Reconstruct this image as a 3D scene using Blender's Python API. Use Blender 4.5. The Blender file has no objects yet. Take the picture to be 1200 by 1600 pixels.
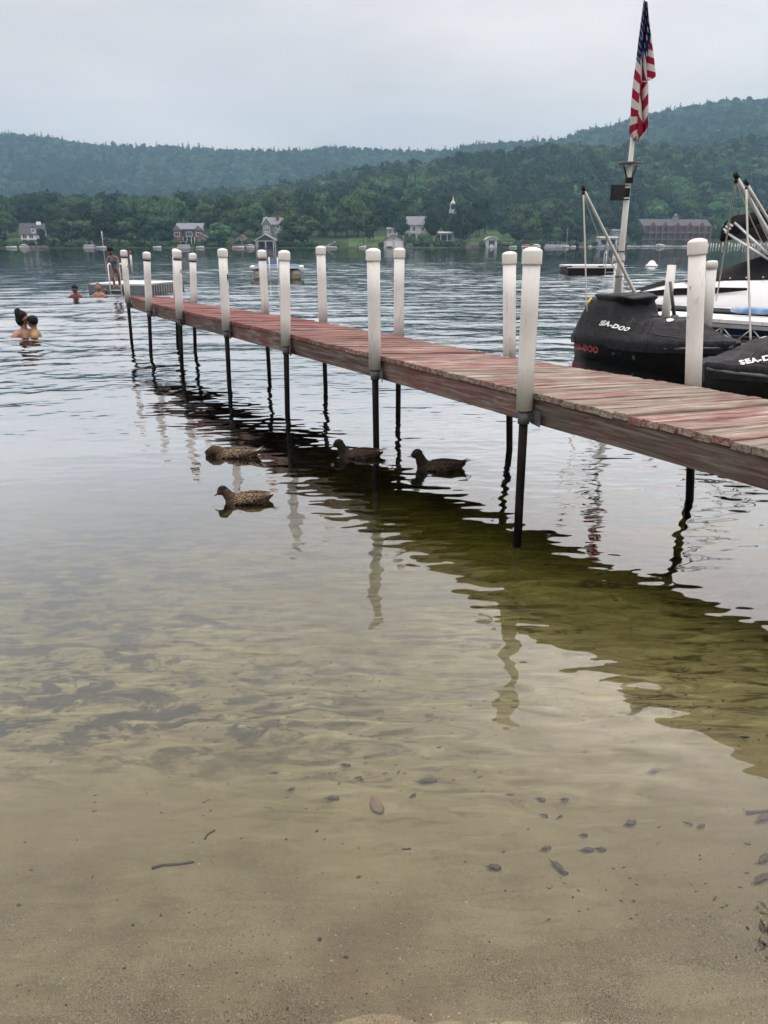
import bpy, bmesh, math, random
import numpy as np
from mathutils import Vector, Matrix, Euler
from mathutils.bvhtree import BVHTree

# ---------------------------------------------------------------- camera, sky, sun, exposure
sc = bpy.context.scene
C = sc.collection
F_PX, CAM_H, HORIZON = 1180.0, 1.65, 381.0
PITCH = math.atan((800 - HORIZON) / F_PX)
cd = bpy.data.cameras.new('camera')
cam = bpy.data.objects.new('camera', cd); C.objects.link(cam)
cd.sensor_fit = 'VERTICAL'; cd.sensor_height = 36.0; cd.sensor_width = 27.0
cd.lens = 36.0 * F_PX / 1600.0
cd.clip_start = 0.05; cd.clip_end = 9000
cam.location = (0, 0, CAM_H)
cam.rotation_euler = (math.pi / 2 - PITCH, 0, 0)
sc.camera = cam

SUN_EL, SUN_AZ = math.radians(34), math.radians(19)      # azimuth from +Y towards +X
world = bpy.data.worlds.new('World'); sc.world = world; world.use_nodes = True
wn = world.node_tree; wn.nodes.clear()
def wnode(t, **k):
    n = wn.nodes.new(t)
    for a, b in k.items(): setattr(n, a, b)
    return n
w_out = wnode('ShaderNodeOutputWorld'); w_bg = wnode('ShaderNodeBackground')
w_sky = wnode('ShaderNodeTexSky', sky_type='NISHITA', sun_disc=False)
w_sky.sun_elevation = SUN_EL; w_sky.sun_rotation = SUN_AZ
w_sky.air_density = 1.2; w_sky.dust_density = 1.0; w_sky.ozone_density = 1.0
w_tc = wnode('ShaderNodeTexCoord'); w_map = wnode('ShaderNodeMapping')
w_map.inputs['Scale'].default_value = (1.0, 1.0, 3.2)
w_map.inputs['Location'].default_value = (0.35, 0.2, 0.1)
w_n1 = wnode('ShaderNodeTexNoise'); w_n1.inputs['Scale'].default_value = 1.7
w_n1.inputs['Detail'].default_value = 7; w_n1.inputs['Roughness'].default_value = 0.55
w_r1 = wnode('ShaderNodeValToRGB')
w_r1.color_ramp.elements[0].position = 0.30; w_r1.color_ramp.elements[0].color = (0.66, 0.66, 0.66, 1)
w_r1.color_ramp.elements[1].position = 0.56; w_r1.color_ramp.elements[1].color = (0.97, 0.97, 0.97, 1)
w_n2 = wnode('ShaderNodeTexNoise'); w_n2.inputs['Scale'].default_value = 2.6
w_n2.inputs['Detail'].default_value = 6
w_r2 = wnode('ShaderNodeValToRGB')                          # cloud tone: cool grey to faintly warm white
w_r2.color_ramp.elements[0].position = 0.36; w_r2.color_ramp.elements[0].color = (7.1, 6.6, 6.45, 1)
w_r2.color_ramp.elements[1].position = 0.66; w_r2.color_ramp.elements[1].color = (9.5, 8.4, 7.85, 1)
w_mix = wnode('ShaderNodeMix', data_type='RGBA')
L = wn.links.new
L(w_tc.outputs['Generated'], w_map.inputs['Vector'])
L(w_map.outputs[0], w_n1.inputs['Vector']); L(w_map.outputs[0], w_n2.inputs['Vector'])
L(w_n1.outputs['Fac'], w_r1.inputs[0]); L(w_n2.outputs['Fac'], w_r2.inputs[0])
L(w_r1.outputs[0], w_mix.inputs['Factor'])
L(w_sky.outputs[0], w_mix.inputs[6]); L(w_r2.outputs[0], w_mix.inputs[7])
w_sep = wnode('ShaderNodeSeparateXYZ'); L(w_tc.outputs['Generated'], w_sep.inputs[0])
def wmath(op, a, b):
    n = wnode('ShaderNodeMath', operation=op)
    for i, x in enumerate((a, b)):
        if isinstance(x, (int, float)): n.inputs[i].default_value = x
        else: L(x, n.inputs[i])
    return n.outputs[0]
w_el = wmath('POWER', wmath('MAXIMUM', w_sep.outputs['Z'], 0.0), 2.5)
w_lum = wmath('ADD', wmath('MULTIPLY', w_el, 4.2), 0.92)
# the sun itself is veiled: a soft warm brightening of the cloud deck round its direction
w_dot = wnode('ShaderNodeVectorMath', operation='DOT_PRODUCT'); L(w_tc.outputs['Generated'], w_dot.inputs[0])
w_dot.inputs[1].default_value = (math.sin(SUN_AZ) * math.cos(SUN_EL), math.cos(SUN_AZ) * math.cos(SUN_EL), math.sin(SUN_EL))
w_glow = wmath('POWER', 2.71828, wmath('MULTIPLY', wmath('SUBTRACT', w_dot.outputs['Value'], 1.0), 85.0))
w_lum = wmath('ADD', w_lum, wmath('MULTIPLY', w_glow, 0.62))
w_vm = wnode('ShaderNodeVectorMath', operation='SCALE'); L(w_mix.outputs[2], w_vm.inputs[0]); L(w_lum, w_vm.inputs['Scale'])
L(w_vm.outputs[0], w_bg.inputs[0]); w_bg.inputs[1].default_value = 0.1
L(w_bg.outputs[0], w_out.inputs[0])

sl = bpy.data.lights.new('sun', 'SUN'); sl.energy = 0.5; sl.angle = math.radians(170)
sl.color = (1.0, 0.95, 0.88)
sun = bpy.data.objects.new('sun', sl); C.objects.link(sun)
sdir = Vector((math.sin(SUN_AZ) * math.cos(SUN_EL), math.cos(SUN_AZ) * math.cos(SUN_EL), math.sin(SUN_EL)))
sun.rotation_euler = sdir.to_track_quat('Z', 'Y').to_euler()

vs = sc.view_settings
vs.view_transform = 'Standard'; vs.look = 'None'; vs.exposure = 0.08; vs.gamma = 1.0; vs.use_curve_mapping = False
sc.render.engine = 'CYCLES'
cy = sc.cycles
cy.use_denoising = True
try: cy.denoiser = 'OPENIMAGEDENOISE'
except Exception: pass
cy.max_bounces = 8; cy.diffuse_bounces = 3; cy.glossy_bounces = 4; cy.transmission_bounces = 4
cy.transparent_max_bounces = 16; cy.volume_bounces = 0
cy.caustics_reflective = False; cy.caustics_refractive = False
cy.sample_clamp_indirect = 6.0
cy.use_adaptive_sampling = False

# ---------------------------------------------------------------- survey helpers: a sight line of the photograph to a place in the world
_c, _s = math.cos(PITCH), math.sin(PITCH)
def ray(u, v):
    a = (u - 600) / F_PX; b = (800 - v) / F_PX
    return Vector((a, _c + b * _s, -_s + b * _c))
def atz(u, v, z):
    d = ray(u, v); k = (z - CAM_H) / d.z
    return Vector((d.x * k, d.y * k, z))
def aty(u, v, y):
    d = ray(u, v); k = y / d.y
    return Vector((d.x * k, y, CAM_H + d.z * k))
def zat(v, y): return aty(600, v, y).z
def tx(u): return (u - 600) / 1252.0
def lerp(a, b, t): return a + (b - a) * t
def interp(x, xs, ys): return float(np.interp(x, xs, ys))
def smooth(a, b, x):
    t = np.clip((x - a) / (b - a), 0, 1); return t * t * (3 - 2 * t)
R = random.Random(7)

# ---------------------------------------------------------------- mesh builder
class MB:
    """collects shapes and links them as one mesh object"""
    def __init__(s): s.v = []; s.f = []; s.m = []; s.sm = []
    def add(s, vs, fs, mi=0, smooth=False):
        o = len(s.v); s.v.extend([tuple(p) for p in vs])
        for f in fs: s.f.append(tuple(i + o for i in f)); s.m.append(mi); s.sm.append(smooth)
        return s
    def box(s, c, d, rot=None, mi=0, taper=1.0):
        x, y, z = d[0] / 2, d[1] / 2, d[2] / 2; t = taper
        ps = [(-x, -y, -z), (x, -y, -z), (x, y, -z), (-x, y, -z), (-x * t, -y * t, z), (x * t, -y * t, z), (x * t, y * t, z), (-x * t, y * t, z)]
        M = Euler(rot).to_matrix() if rot else None
        ps = [(M @ Vector(p) if M else Vector(p)) + Vector(c) for p in ps]
        return s.add(ps, [(0, 3, 2, 1), (4, 5, 6, 7), (0, 1, 5, 4), (1, 2, 6, 5), (2, 3, 7, 6), (3, 0, 4, 7)], mi)
    def hexa(s, ps, mi=0):      # 8 corners: bottom ring then top ring
        return s.add(ps, [(0, 3, 2, 1), (4, 5, 6, 7), (0, 1, 5, 4), (1, 2, 6, 5), (2, 3, 7, 6), (3, 0, 4, 7)], mi)
    def tube(s, path, rad, n=10, mi=0, cap=True, smooth=True):
        P = [Vector(p) for p in path]
        rr = rad if isinstance(rad, (list, tuple)) else [rad] * len(P)
        vs = []; fs = []
        up = Vector((0, 0, 1)); prev = None
        for i, p in enumerate(P):
            t = (P[min(i + 1, len(P) - 1)] - P[max(i - 1, 0)]).normalized()
            if prev is None:
                a = t.orthogonal().normalized()
            else:
                a = (prev - t * prev.dot(t)); a = a.normalized() if a.length > 1e-6 else t.orthogonal().normalized()
            prev = a; b = t.cross(a)
            for k in range(n):
                w = 2 * math.pi * k / n
                vs.append(p + (a * math.cos(w) + b * math.sin(w)) * rr[i])
        for i in range(len(P) - 1):
            for k in range(n):
                k2 = (k + 1) % n
                fs.append((i * n + k, i * n + k2, (i + 1) * n + k2, (i + 1) * n + k))
        s.add(vs, fs, mi, smooth)
        if cap:
            o = len(s.v) - len(vs)
            s.f.append(tuple(o + k for k in reversed(range(n)))); s.m.append(mi); s.sm.append(False)
            s.f.append(tuple(o + (len(P) - 1) * n + k for k in range(n))); s.m.append(mi); s.sm.append(False)
        return s
    def loft(s, rings, mi=0, closed=True, cap=True, smooth=True):
        n = len(rings[0]); vs = [p for r in rings for p in r]; fs = []
        for i in range(len(rings) - 1):
            for k in range(n if closed else n - 1):
                k2 = (k + 1) % n
                fs.append((i * n + k, i * n + k2, (i + 1) * n + k2, (i + 1) * n + k))
        s.add(vs, fs, mi, smooth)
        if cap and closed:
            o = len(s.v) - len(vs)
            s.f.append(tuple(o + k for k in reversed(range(n)))); s.m.append(mi); s.sm.append(False)
            s.f.append(tuple(o + (len(rings) - 1) * n + k for k in range(n))); s.m.append(mi); s.sm.append(False)
        return s
    def lathe(s, prof, c=(0, 0, 0), n=20, mi=0, axis='z'):
        rings = []
        for r, z in prof:
            ring = []
            for k in range(n):
                w = 2 * math.pi * k / n; p = (r * math.cos(w), r * math.sin(w), z)
                if axis == 'x': p = (z, p[0], p[1])
                if axis == 'y': p = (p[0], z, p[1])
                ring.append((p[0] + c[0], p[1] + c[1], p[2] + c[2]))
            rings.append(ring)
        return s.loft(rings, mi)
    def ball(s, c, r, n=10, mi=0):
        r3 = r if isinstance(r, (tuple, list)) else (r, r, r); rings = []
        for i in range(n + 1):
            a = -math.pi / 2 + math.pi * i / n; q = max(math.cos(a), 0.02)
            rings.append([(c[0] + r3[0] * q * math.cos(2 * math.pi * k / n), c[1] + r3[1] * q * math.sin(2 * math.pi * k / n), c[2] + r3[2] * math.sin(a)) for k in range(n)])
        return s.loft(rings, mi)
    def gable(s, c, w, d, h, axis='x', mi=0, over=0.0):   # prism roof, ridge along axis
        x, y = w / 2 + over, d / 2 + over
        if axis == 'x': ps = [(-x, -y, 0), (x, -y, 0), (x, y, 0), (-x, y, 0), (-x, 0, h), (x, 0, h)]; fs = [(0, 1, 5, 4), (2, 3, 4, 5), (0, 4, 3), (1, 2, 5), (0, 3, 2, 1)]
        else: ps = [(-x, -y, 0), (x, -y, 0), (x, y, 0), (-x, y, 0), (0, -y, h), (0, y, h)]; fs = [(1, 2, 5, 4), (3, 0, 4, 5), (0, 1, 4), (2, 3, 5), (0, 3, 2, 1)]
        return s.add([(p[0] + c[0], p[1] + c[1], p[2] + c[2]) for p in ps], fs, mi)
    def mesh(s, name):
        me = bpy.data.meshes.new(name)
        me.from_pydata(s.v, [], s.f); me.update()
        if s.f:
            me.polygons.foreach_set('material_index', s.m)
            me.polygons.foreach_set('use_smooth', s.sm)
        return me
    def build(s, name, mats, parent=None):
        return link(name, s.mesh(name), mats, parent)

def link(name, me, mats, parent=None):
    o = bpy.data.objects.new(name, me)
    if mats is not None and not me.materials:
        for m in (mats if isinstance(mats, (list, tuple)) else [mats]): me.materials.append(m)
    C.objects.link(o)
    if parent: o.parent = parent
    return o
def tag(o, label, cat, group=None):
    o['label'] = label; o['category'] = cat
    if group: o['group'] = group
    return o
def thing(name, label, cat, loc=(0, 0, 0), rz=0.0, group=None):
    o = bpy.data.objects.new(name, None); C.objects.link(o)
    o.empty_display_size = 0.2
    o.location = loc; o.rotation_euler = (0, 0, rz)
    return tag(o, label, cat, group)
def dup(root, loc, rz, label=None, scale=None):
    r = root.copy(); C.objects.link(r); r.location = loc; r.rotation_euler = (0, 0, rz)
    if label: r['label'] = label
    if scale: r.scale = scale
    for ch in list(root.children):
        c = ch.copy(); C.objects.link(c); c.parent = r
        for g in list(ch.children):
            d = g.copy(); C.objects.link(d); d.parent = c
    return r

# ---------------------------------------------------------------- materials
class NT:
    def __init__(s, name):
        s.m = bpy.data.materials.new(name); s.m.use_nodes = True; s.t = s.m.node_tree; s.t.nodes.clear()
        s.out = s.n('ShaderNodeOutputMaterial')
    def n(s, ty, **k):
        n = s.t.nodes.new(ty)
        for a, b in k.items():
            if a in n.bl_rna.properties: setattr(n, a, b)
            else: n.inputs[a].default_value = b
        return n
    def l(s, a, b): s.t.links.new(a, b)
    def math(s, op, a, b=None, clamp=False):
        n = s.n('ShaderNodeMath', operation=op, use_clamp=clamp)
        for i, x in enumerate((a, b)):
            if x is None: continue
            if isinstance(x, (int, float)): n.inputs[i].default_value = x
            else: s.l(x, n.inputs[i])
        return n.outputs[0]
    def ramp(s, src, stops):
        n = s.n('ShaderNodeValToRGB'); e = n.color_ramp.elements
        while len(e) < len(stops): e.new(0.5)
        for q, (p, col) in zip(e, stops): q.position = p; q.color = tuple(col) + (1,) if len(col) == 3 else col
        s.l(src, n.inputs[0]); return n.outputs[0]
    def mix(s, fac, a, b, blend='MIX'):
        n = s.n('ShaderNodeMix', data_type='RGBA', blend_type=blend)
        for i, x in ((0, fac), (6, a), (7, b)):
            if isinstance(x, (int, float)): n.inputs[i].default_value = x
            elif isinstance(x, (tuple, list)): n.inputs[i].default_value = tuple(x) + (1,) if len(x) == 3 else x
            else: s.l(x, n.inputs[i])
        return n.outputs[2]
    def noise(s, vec, scale, detail=4, rough=0.55, dist=0.0):
        n = s.n('ShaderNodeTexNoise'); n.inputs['Scale'].default_value = scale
        n.inputs['Detail'].default_value = detail; n.inputs['Roughness'].default_value = rough; n.inputs['Distortion'].default_value = dist
        if vec is not None: s.l(vec, n.inputs['Vector'])
        return n.outputs['Fac']
    def coords(s, kind='Object', scale=(1, 1, 1), loc=(0, 0, 0), rot=(0, 0, 0)):
        tc = s.n('ShaderNodeTexCoord'); mp = s.n('ShaderNodeMapping')
        mp.inputs['Scale'].default_value = scale; mp.inputs['Location'].default_value = loc; mp.inputs['Rotation'].default_value = rot
        s.l(tc.outputs[kind], mp.inputs['Vector']); return mp.outputs[0]
    def world(s, scale=(1, 1, 1)):
        g = s.n('ShaderNodeNewGeometry'); mp = s.n('ShaderNodeMapping'); mp.inputs['Scale'].default_value = scale
        s.l(g.outputs['Position'], mp.inputs['Vector']); return mp.outputs[0]
    def rand(s): return s.n('ShaderNodeObjectInfo').outputs['Random']
    def pbsdf(s, col, rough=0.6, spec=0.5, metal=0.0, bump=None, bstr=0.4, bdist=0.01):
        b = s.n('ShaderNodeBsdfPrincipled')
        for k, x in (('Base Color', col), ('Roughness', rough), ('Metallic', metal), ('Specular IOR Level', spec)):
            if isinstance(x, (int, float)): b.inputs[k].default_value = x
            elif isinstance(x, (tuple, list)): b.inputs[k].default_value = tuple(x) + (1,) if len(x) == 3 else x
            else: s.l(x, b.inputs[k])
        if bump is not None:
            bn = s.n('ShaderNodeBump'); bn.inputs['Strength'].default_value = bstr; bn.inputs['Distance'].default_value = bdist
            s.l(bump, bn.inputs['Height']); s.l(bn.outputs[0], b.inputs['Normal'])
        s.l(b.outputs[0], s.out.inputs['Surface']); return s.m

def mat(name, col, rough=0.6, col2=None, scale=8.0, lo=0.42, hi=0.62, spec=0.5, metal=0.0, bump=0.0, bdist=0.01, stretch=(1, 1, 1), vary=0.0):
    """plain surface with mottled wear"""
    t = NT(name); v = t.coords('Object', stretch)
    nz = t.noise(v, scale, 5)
    c2 = col2 if col2 else tuple(x * 0.8 for x in col)
    c = t.ramp(nz, [(lo, c2), (hi, col)])
    if vary:
        k = t.math('MULTIPLY_ADD', t.rand(), vary); k.node.inputs[2].default_value = 1 - vary / 2
        hs = t.n('ShaderNodeHueSaturation'); t.l(c, hs.inputs['Color']); t.l(k, hs.inputs['Value']); c = hs.outputs[0]
    return t.pbsdf(c, rough, spec, metal, nz if bump else None, bump, bdist)
# ================================================================ THE SETTING
def shore(u): return float(np.interp(u, [-400, 500, 700, 1000, 1200, 1700], [335, 335, 350, 430, 455, 480]))
def shore_np(u): return np.interp(u, [-400, 500, 700, 1000, 1200, 1700], [335, 335, 350, 430, 455, 480])

# value noise for terrain shaping
_rs = np.random.RandomState(3); _lat = _rs.rand(256, 256)
def vnoise(x, y):
    xi = np.floor(x).astype(int); yi = np.floor(y).astype(int); fx = x - xi; fy = y - yi
    fx = fx * fx * (3 - 2 * fx); fy = fy * fy * (3 - 2 * fy)
    g = lambda a, b: _lat[a % 256, b % 256]
    return (g(xi, yi) * (1 - fx) * (1 - fy) + g(xi + 1, yi) * fx * (1 - fy) + g(xi, yi + 1) * (1 - fx) * fy + g(xi + 1, yi + 1) * fx * fy) - 0.5
def fbm(x, y, o=4):
    r = 0; a = 1.0
    for k in range(o): r = r + a * vnoise(x * 2 ** k + 17 * k, y * 2 ** k + 5 * k); a *= 0.5
    return r

# --- lake bed and beach: one sheet
def bed_z(X, Y):
    y0 = 1.13 + 0.10 * np.clip(X, 0, 3) - 0.03 * np.clip(-X, 0, 4)
    d = Y - y0
    z = np.where(d < 0, -0.075 * d, 0)
    z = np.where(d >= 0, -np.interp(d, [0, 1.2, 3, 6, 12, 27, 60, 110, 600], [0, 0.055, 0.19, 0.42, 0.85, 2.0, 5.0, 8.0, 8.2]), z)
    z = np.where(d < -6, 0.45 + (-6 - d) * 0.02, z)
    u = 600 + 1252 * X / np.maximum(Y, 1)
    S = shore_np(u)
    z = np.where(Y > S - 40, np.maximum(z, -8.2 + (Y - S + 40) * 0.18), z)
    z = np.minimum(z, np.where(Y > 100, -0.9, 9))
    return z
def bed_relief(X, Y):
    d = Y - 1.22
    amp = smooth(0.15, 1.2, d) * (1 - smooth(7, 11, d))
    wx = X + 0.35 * fbm(X * 0.9, Y * 0.9, 2); wy = Y + 0.5 * fbm(X * 0.7 + 9, Y * 0.7, 3)
    rip = np.sin((wy * 0.94 + wx * 0.22) * 2 * math.pi / 0.14 + 2.0 * vnoise(X * 2, Y * 2))
    patch = smooth(-0.15, 0.35, fbm(X * 0.55 + 3, Y * 0.55, 3))
    z = amp * (0.0075 * rip * (0.25 + patch) + 0.030 * fbm(X * 1.1, Y * 1.6, 3))
    z += 0.010 * fbm(X * 2.5, Y * 3.5, 4) * (1 - smooth(8, 12, d))
    return z
def growth_axis(a, b, step, lo, hi, g=1.13):
    xs = list(np.arange(a, b + 1e-6, step)); s = step
    while xs[-1] < hi: s *= g; xs.append(xs[-1] + s)
    s = step
    while xs[0] > lo: s *= g; xs.insert(0, xs[0] - s)
    return np.array(xs)
def grid_mesh(name, X, Y, Z):
    ny, nx = X.shape
    co = np.stack([X, Y, Z], -1).reshape(-1, 3).astype(np.float32)
    i = np.arange(ny * nx).reshape(ny, nx)
    q = np.stack([i[:-1, :-1], i[:-1, 1:], i[1:, 1:], i[1:, :-1]], -1).reshape(-1, 4)
    me = bpy.data.meshes.new(name)
    me.vertices.add(len(co)); me.vertices.foreach_set('co', co.ravel())
    me.loops.add(q.size); me.loops.foreach_set('vertex_index', q.ravel().astype(np.int32))
    me.polygons.add(len(q)); me.polygons.foreach_set('loop_start', np.arange(0, q.size, 4, dtype=np.int32))
    me.polygons.foreach_set('loop_total', np.full(len(q), 4, np.int32))
    me.polygons.foreach_set('use_smooth', np.ones(len(q), bool))
    me.update(calc_edges=True); me.validate(); return me
gx = growth_axis(-2.6, 3.0, 0.022, -900, 900, 1.10); gy = growth_axis(0.9, 7.0, 0.024, -60, 520, 1.10)
GX, GY = np.meshgrid(gx, gy)
bed_me = grid_mesh('lake_bed', GX, GY, bed_z(GX, GY) + bed_relief(GX, GY))

def sand_material():
    t = NT('lake_sand')
    p = t.world()
    sx = t.n('ShaderNodeSeparateXYZ'); t.l(p, sx.inputs[0])
    big = t.noise(p, 0.9, 4); mid = t.noise(p, 5.0, 5); fine = t.noise(p, 140.0, 3, 0.7); grain = t.noise(p, 420.0, 2, 0.8)
    base = t.ramp(big, [(0.35, (0.210, 0.180, 0.106)), (0.65, (0.280, 0.243, 0.152))])
    base = t.mix(t.ramp(mid, [(0.40, (0.0,) * 3), (0.66, (0.5,) * 3)]), base, (0.178, 0.152, 0.082))
    base = t.mix(t.ramp(fine, [(0.30, (0.55,) * 3), (0.48, (0,) * 3)]), base, (0.11, 0.09, 0.06))
    base = t.mix(t.ramp(grain, [(0.63, (0,) * 3), (0.72, (0.55,) * 3)]), base, (0.46, 0.41, 0.31))
    # dark detritus flecks and pale streaks, painted to stand in for ripple shading
    rp = t.n('ShaderNodeMapping'); rp.inputs['Scale'].default_value = (2.6, 11.0, 1); rp.inputs['Rotation'].default_value = (0, 0, 0.22); t.l(p, rp.inputs['Vector'])
    tro = t.noise(rp.outputs[0], 1.9, 5, 0.62, 0.9)
    zone = t.ramp(t.noise(p, 0.8, 3), [(0.36, (0.30,) * 3), (0.54, (1,) * 3)])
    mz = t.n('ShaderNodeMapRange'); mz.inputs['From Min'].default_value = 1.7; mz.inputs['From Max'].default_value = 2.5; mz.inputs['To Min'].default_value = 0.22; t.l(sx.outputs['Y'], mz.inputs['Value']); zone = t.math('MULTIPLY', zone, mz.outputs[0])
    base = t.mix(t.math('MULTIPLY', t.ramp(tro, [(0.54, (0,) * 3), (0.60, (0.85,) * 3)]), zone), base, (0.045, 0.038, 0.022))
    base = t.mix(t.math('MULTIPLY', t.ramp(tro, [(0.36, (0.85,) * 3), (0.47, (0,) * 3)]), zone), base, (0.42, 0.375, 0.255))
    # coarse grains gather near the water's edge
    mr = t.n('ShaderNodeMapRange'); mr.inputs['From Min'].default_value = 2.15; mr.inputs['From Max'].default_value = 1.30
    t.l(sx.outputs['Y'], mr.inputs['Value'])
    g2 = t.noise(p, 340.0, 3, 0.7)
    coarse = t.math('MULTIPLY', mr.outputs[0], t.ramp(t.noise(p, 3.2, 4), [(0.38, (0.15,) * 3), (0.58, (1,) * 3)]))
    dark = t.math('MULTIPLY', coarse, t.ramp(g2, [(0.42, (0.95,) * 3), (0.54, (0,) * 3)]))
    base = t.mix(dark, base, (0.050, 0.041, 0.030))
    lite = t.math('MULTIPLY', coarse, t.ramp(g2, [(0.60, (0,) * 3), (0.68, (0.8,) * 3)]))
    base = t.mix(lite, base, (0.42, 0.37, 0.28))
    redd = t.math('MULTIPLY', mr.outputs[0], t.ramp(t.noise(p, 1.3, 3), [(0.5, (0,) * 3), (0.62, (0.5,) * 3)]))
    base = t.mix(redd, base, (0.17, 0.120, 0.080))
    # wafting algae film lying in patches on the bed, mostly left of the dock
    mp = t.n('ShaderNodeMapping'); mp.inputs['Scale'].default_value = (1.0, 1.7, 1); mp.inputs['Rotation'].default_value = (0, 0, 0.25); t.l(p, mp.inputs['Vector'])
    al = t.noise(mp.outputs[0], 4.2, 8, 0.70, 0.3)
    amask = t.ramp(al, [(0.50, (0,) * 3), (0.555, (1,) * 3)])
    m1 = t.n('ShaderNodeMapRange'); m1.inputs['From Min'].default_value = 0.15; m1.inputs['From Max'].default_value = -0.70; t.l(sx.outputs['X'], m1.inputs['Value'])
    m2 = t.n('ShaderNodeMapRange'); m2.inputs['From Min'].default_value = 1.95; m2.inputs['From Max'].default_value = 2.35; t.l(sx.outputs['Y'], m2.inputs['Value'])
    a2 = t.math('MULTIPLY', t.math('MULTIPLY', amask, m1.outputs[0]), m2.outputs[0])
    base = t.mix(t.math('MULTIPLY', a2, 0.92), base, (0.022, 0.024, 0.020))
    al2 = t.ramp(t.noise(p, 7.5, 5, 0.62), [(0.625, (0,) * 3), (0.69, (0.9,) * 3)])
    base = t.mix(t.math('MULTIPLY', al2, m2.outputs[0]), base, (0.040, 0.038, 0.026))
    # deep bed: brown-green silt
    m3 = t.n('ShaderNodeMapRange'); m3.inputs['From Min'].default_value = 6.0; m3.inputs['From Max'].default_value = 16.0; t.l(sx.outputs['Y'], m3.inputs['Value'])
    base = t.mix(m3.outputs[0], base, (0.09, 0.085, 0.05))
    h = t.math('ADD', t.math('MULTIPLY', fine, 0.5), t.math('MULTIPLY', grain, 0.5))
    # wet gloss above the waterline
    return t.pbsdf(base, 0.75, 0.3, 0, h, 0.8, 0.004)
bed = link('lake_bed', bed_me, sand_material()); bed['kind'] = 'structure'

# --- the lake: a closed body of water; its top carries the ripples
def water_material():
    t = NT('lake_water')
    p = t.world(); sx = t.n('ShaderNodeSeparateXYZ'); t.l(p, sx.inputs[0])
    def mrange(src, a, b, c=0.0, d=1.0):
        m = t.n('ShaderNodeMapRange', interpolation_type='SMOOTHSTEP')
        for k, x in (('From Min', a), ('From Max', b), ('To Min', c), ('To Max', d)): m.inputs[k].default_value = x
        t.l(src, m.inputs['Value']); return m.outputs[0]
    def scaled(sx_, sy_, rz=0.0):
        m = t.n('ShaderNodeMapping'); m.inputs['Scale'].default_value = (sx_, sy_, 1); m.inputs['Rotation'].default_value = (0, 0, rz)
        t.l(p, m.inputs['Vector']); return m.outputs[0]
    near = mrange(sx.outputs['Y'], 1.5, 2.7, 0.05, 1.0)          # small coherent wavelets, 10 to 20 cm long, finer than the mesh
    calm = mrange(sx.outputs['X'], -1.6, 0.1, 0.30, 1.0)
    near = t.math('MULTIPLY', near, t.math('MAXIMUM', calm, mrange(sx.outputs['Y'], 4.5, 7.5, 0.0, 1.0)))
    near = t.math('MULTIPLY', near, t.ramp(t.noise(scaled(0.9, 1.3, 0.2), 1.0, 2), [(0.36, (0.45,) * 3), (0.60, (1.15,) * 3)]))
    h1 = t.math('MULTIPLY', t.noise(scaled(4.2, 9.2, 0.20), 1.0, 0, 0.5, 0.0), 0.0052)
    h1 = t.math('ADD', h1, t.math('MULTIPLY', t.noise(scaled(7.5, 14.0, -0.45), 1.0, 0, 0.5, 0.0), 0.0029))
    h0 = t.math('MULTIPLY', t.noise(scaled(1.0, 2.4, -0.1), 1.0, 3, 0.5), 0.030)
    h0 = t.math('MULTIPLY', h0, mrange(sx.outputs['Y'], 60, 110, 0.0, 0.35))
    h = t.math('ADD', t.math('MULTIPLY', h1, near), h0)
    bn = t.n('ShaderNodeBump'); bn.inputs['Strength'].default_value = 1.0; bn.inputs['Distance'].default_value = 1.0
    t.l(h, bn.inputs['Height'])
    fr = t.n('ShaderNodeFresnel'); fr.inputs['IOR'].default_value = 1.40; t.l(bn.outputs[0], fr.inputs['Normal'])
    tr = t.n('ShaderNodeBsdfTransparent'); tr.inputs['Color'].default_value = (0.98, 0.99, 0.98, 1)
    gl = t.n('ShaderNodeBsdfGlossy'); gl.inputs['Roughness'].default_value = 0.0; t.l(bn.outputs[0], gl.inputs['Normal'])
    mx = t.n('ShaderNodeMixShader'); t.l(t.math('MULTIPLY', t.math('SUBTRACT', fr.outputs[0], 0.028), 4.15, clamp=True), mx.inputs[0]); t.l(tr.outputs[0], mx.inputs[1]); t.l(gl.outputs[0], mx.inputs[2])
    t.l(mx.outputs[0], t.out.inputs['Surface'])
    va = t.n('ShaderNodeVolumeAbsorption'); va.inputs['Color'].default_value = (0.58, 0.61, 0.10, 1); va.inputs['Density'].default_value = 3.1
    t.l(va.outputs[0], t.out.inputs['Volume'])
    return t.m
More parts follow.
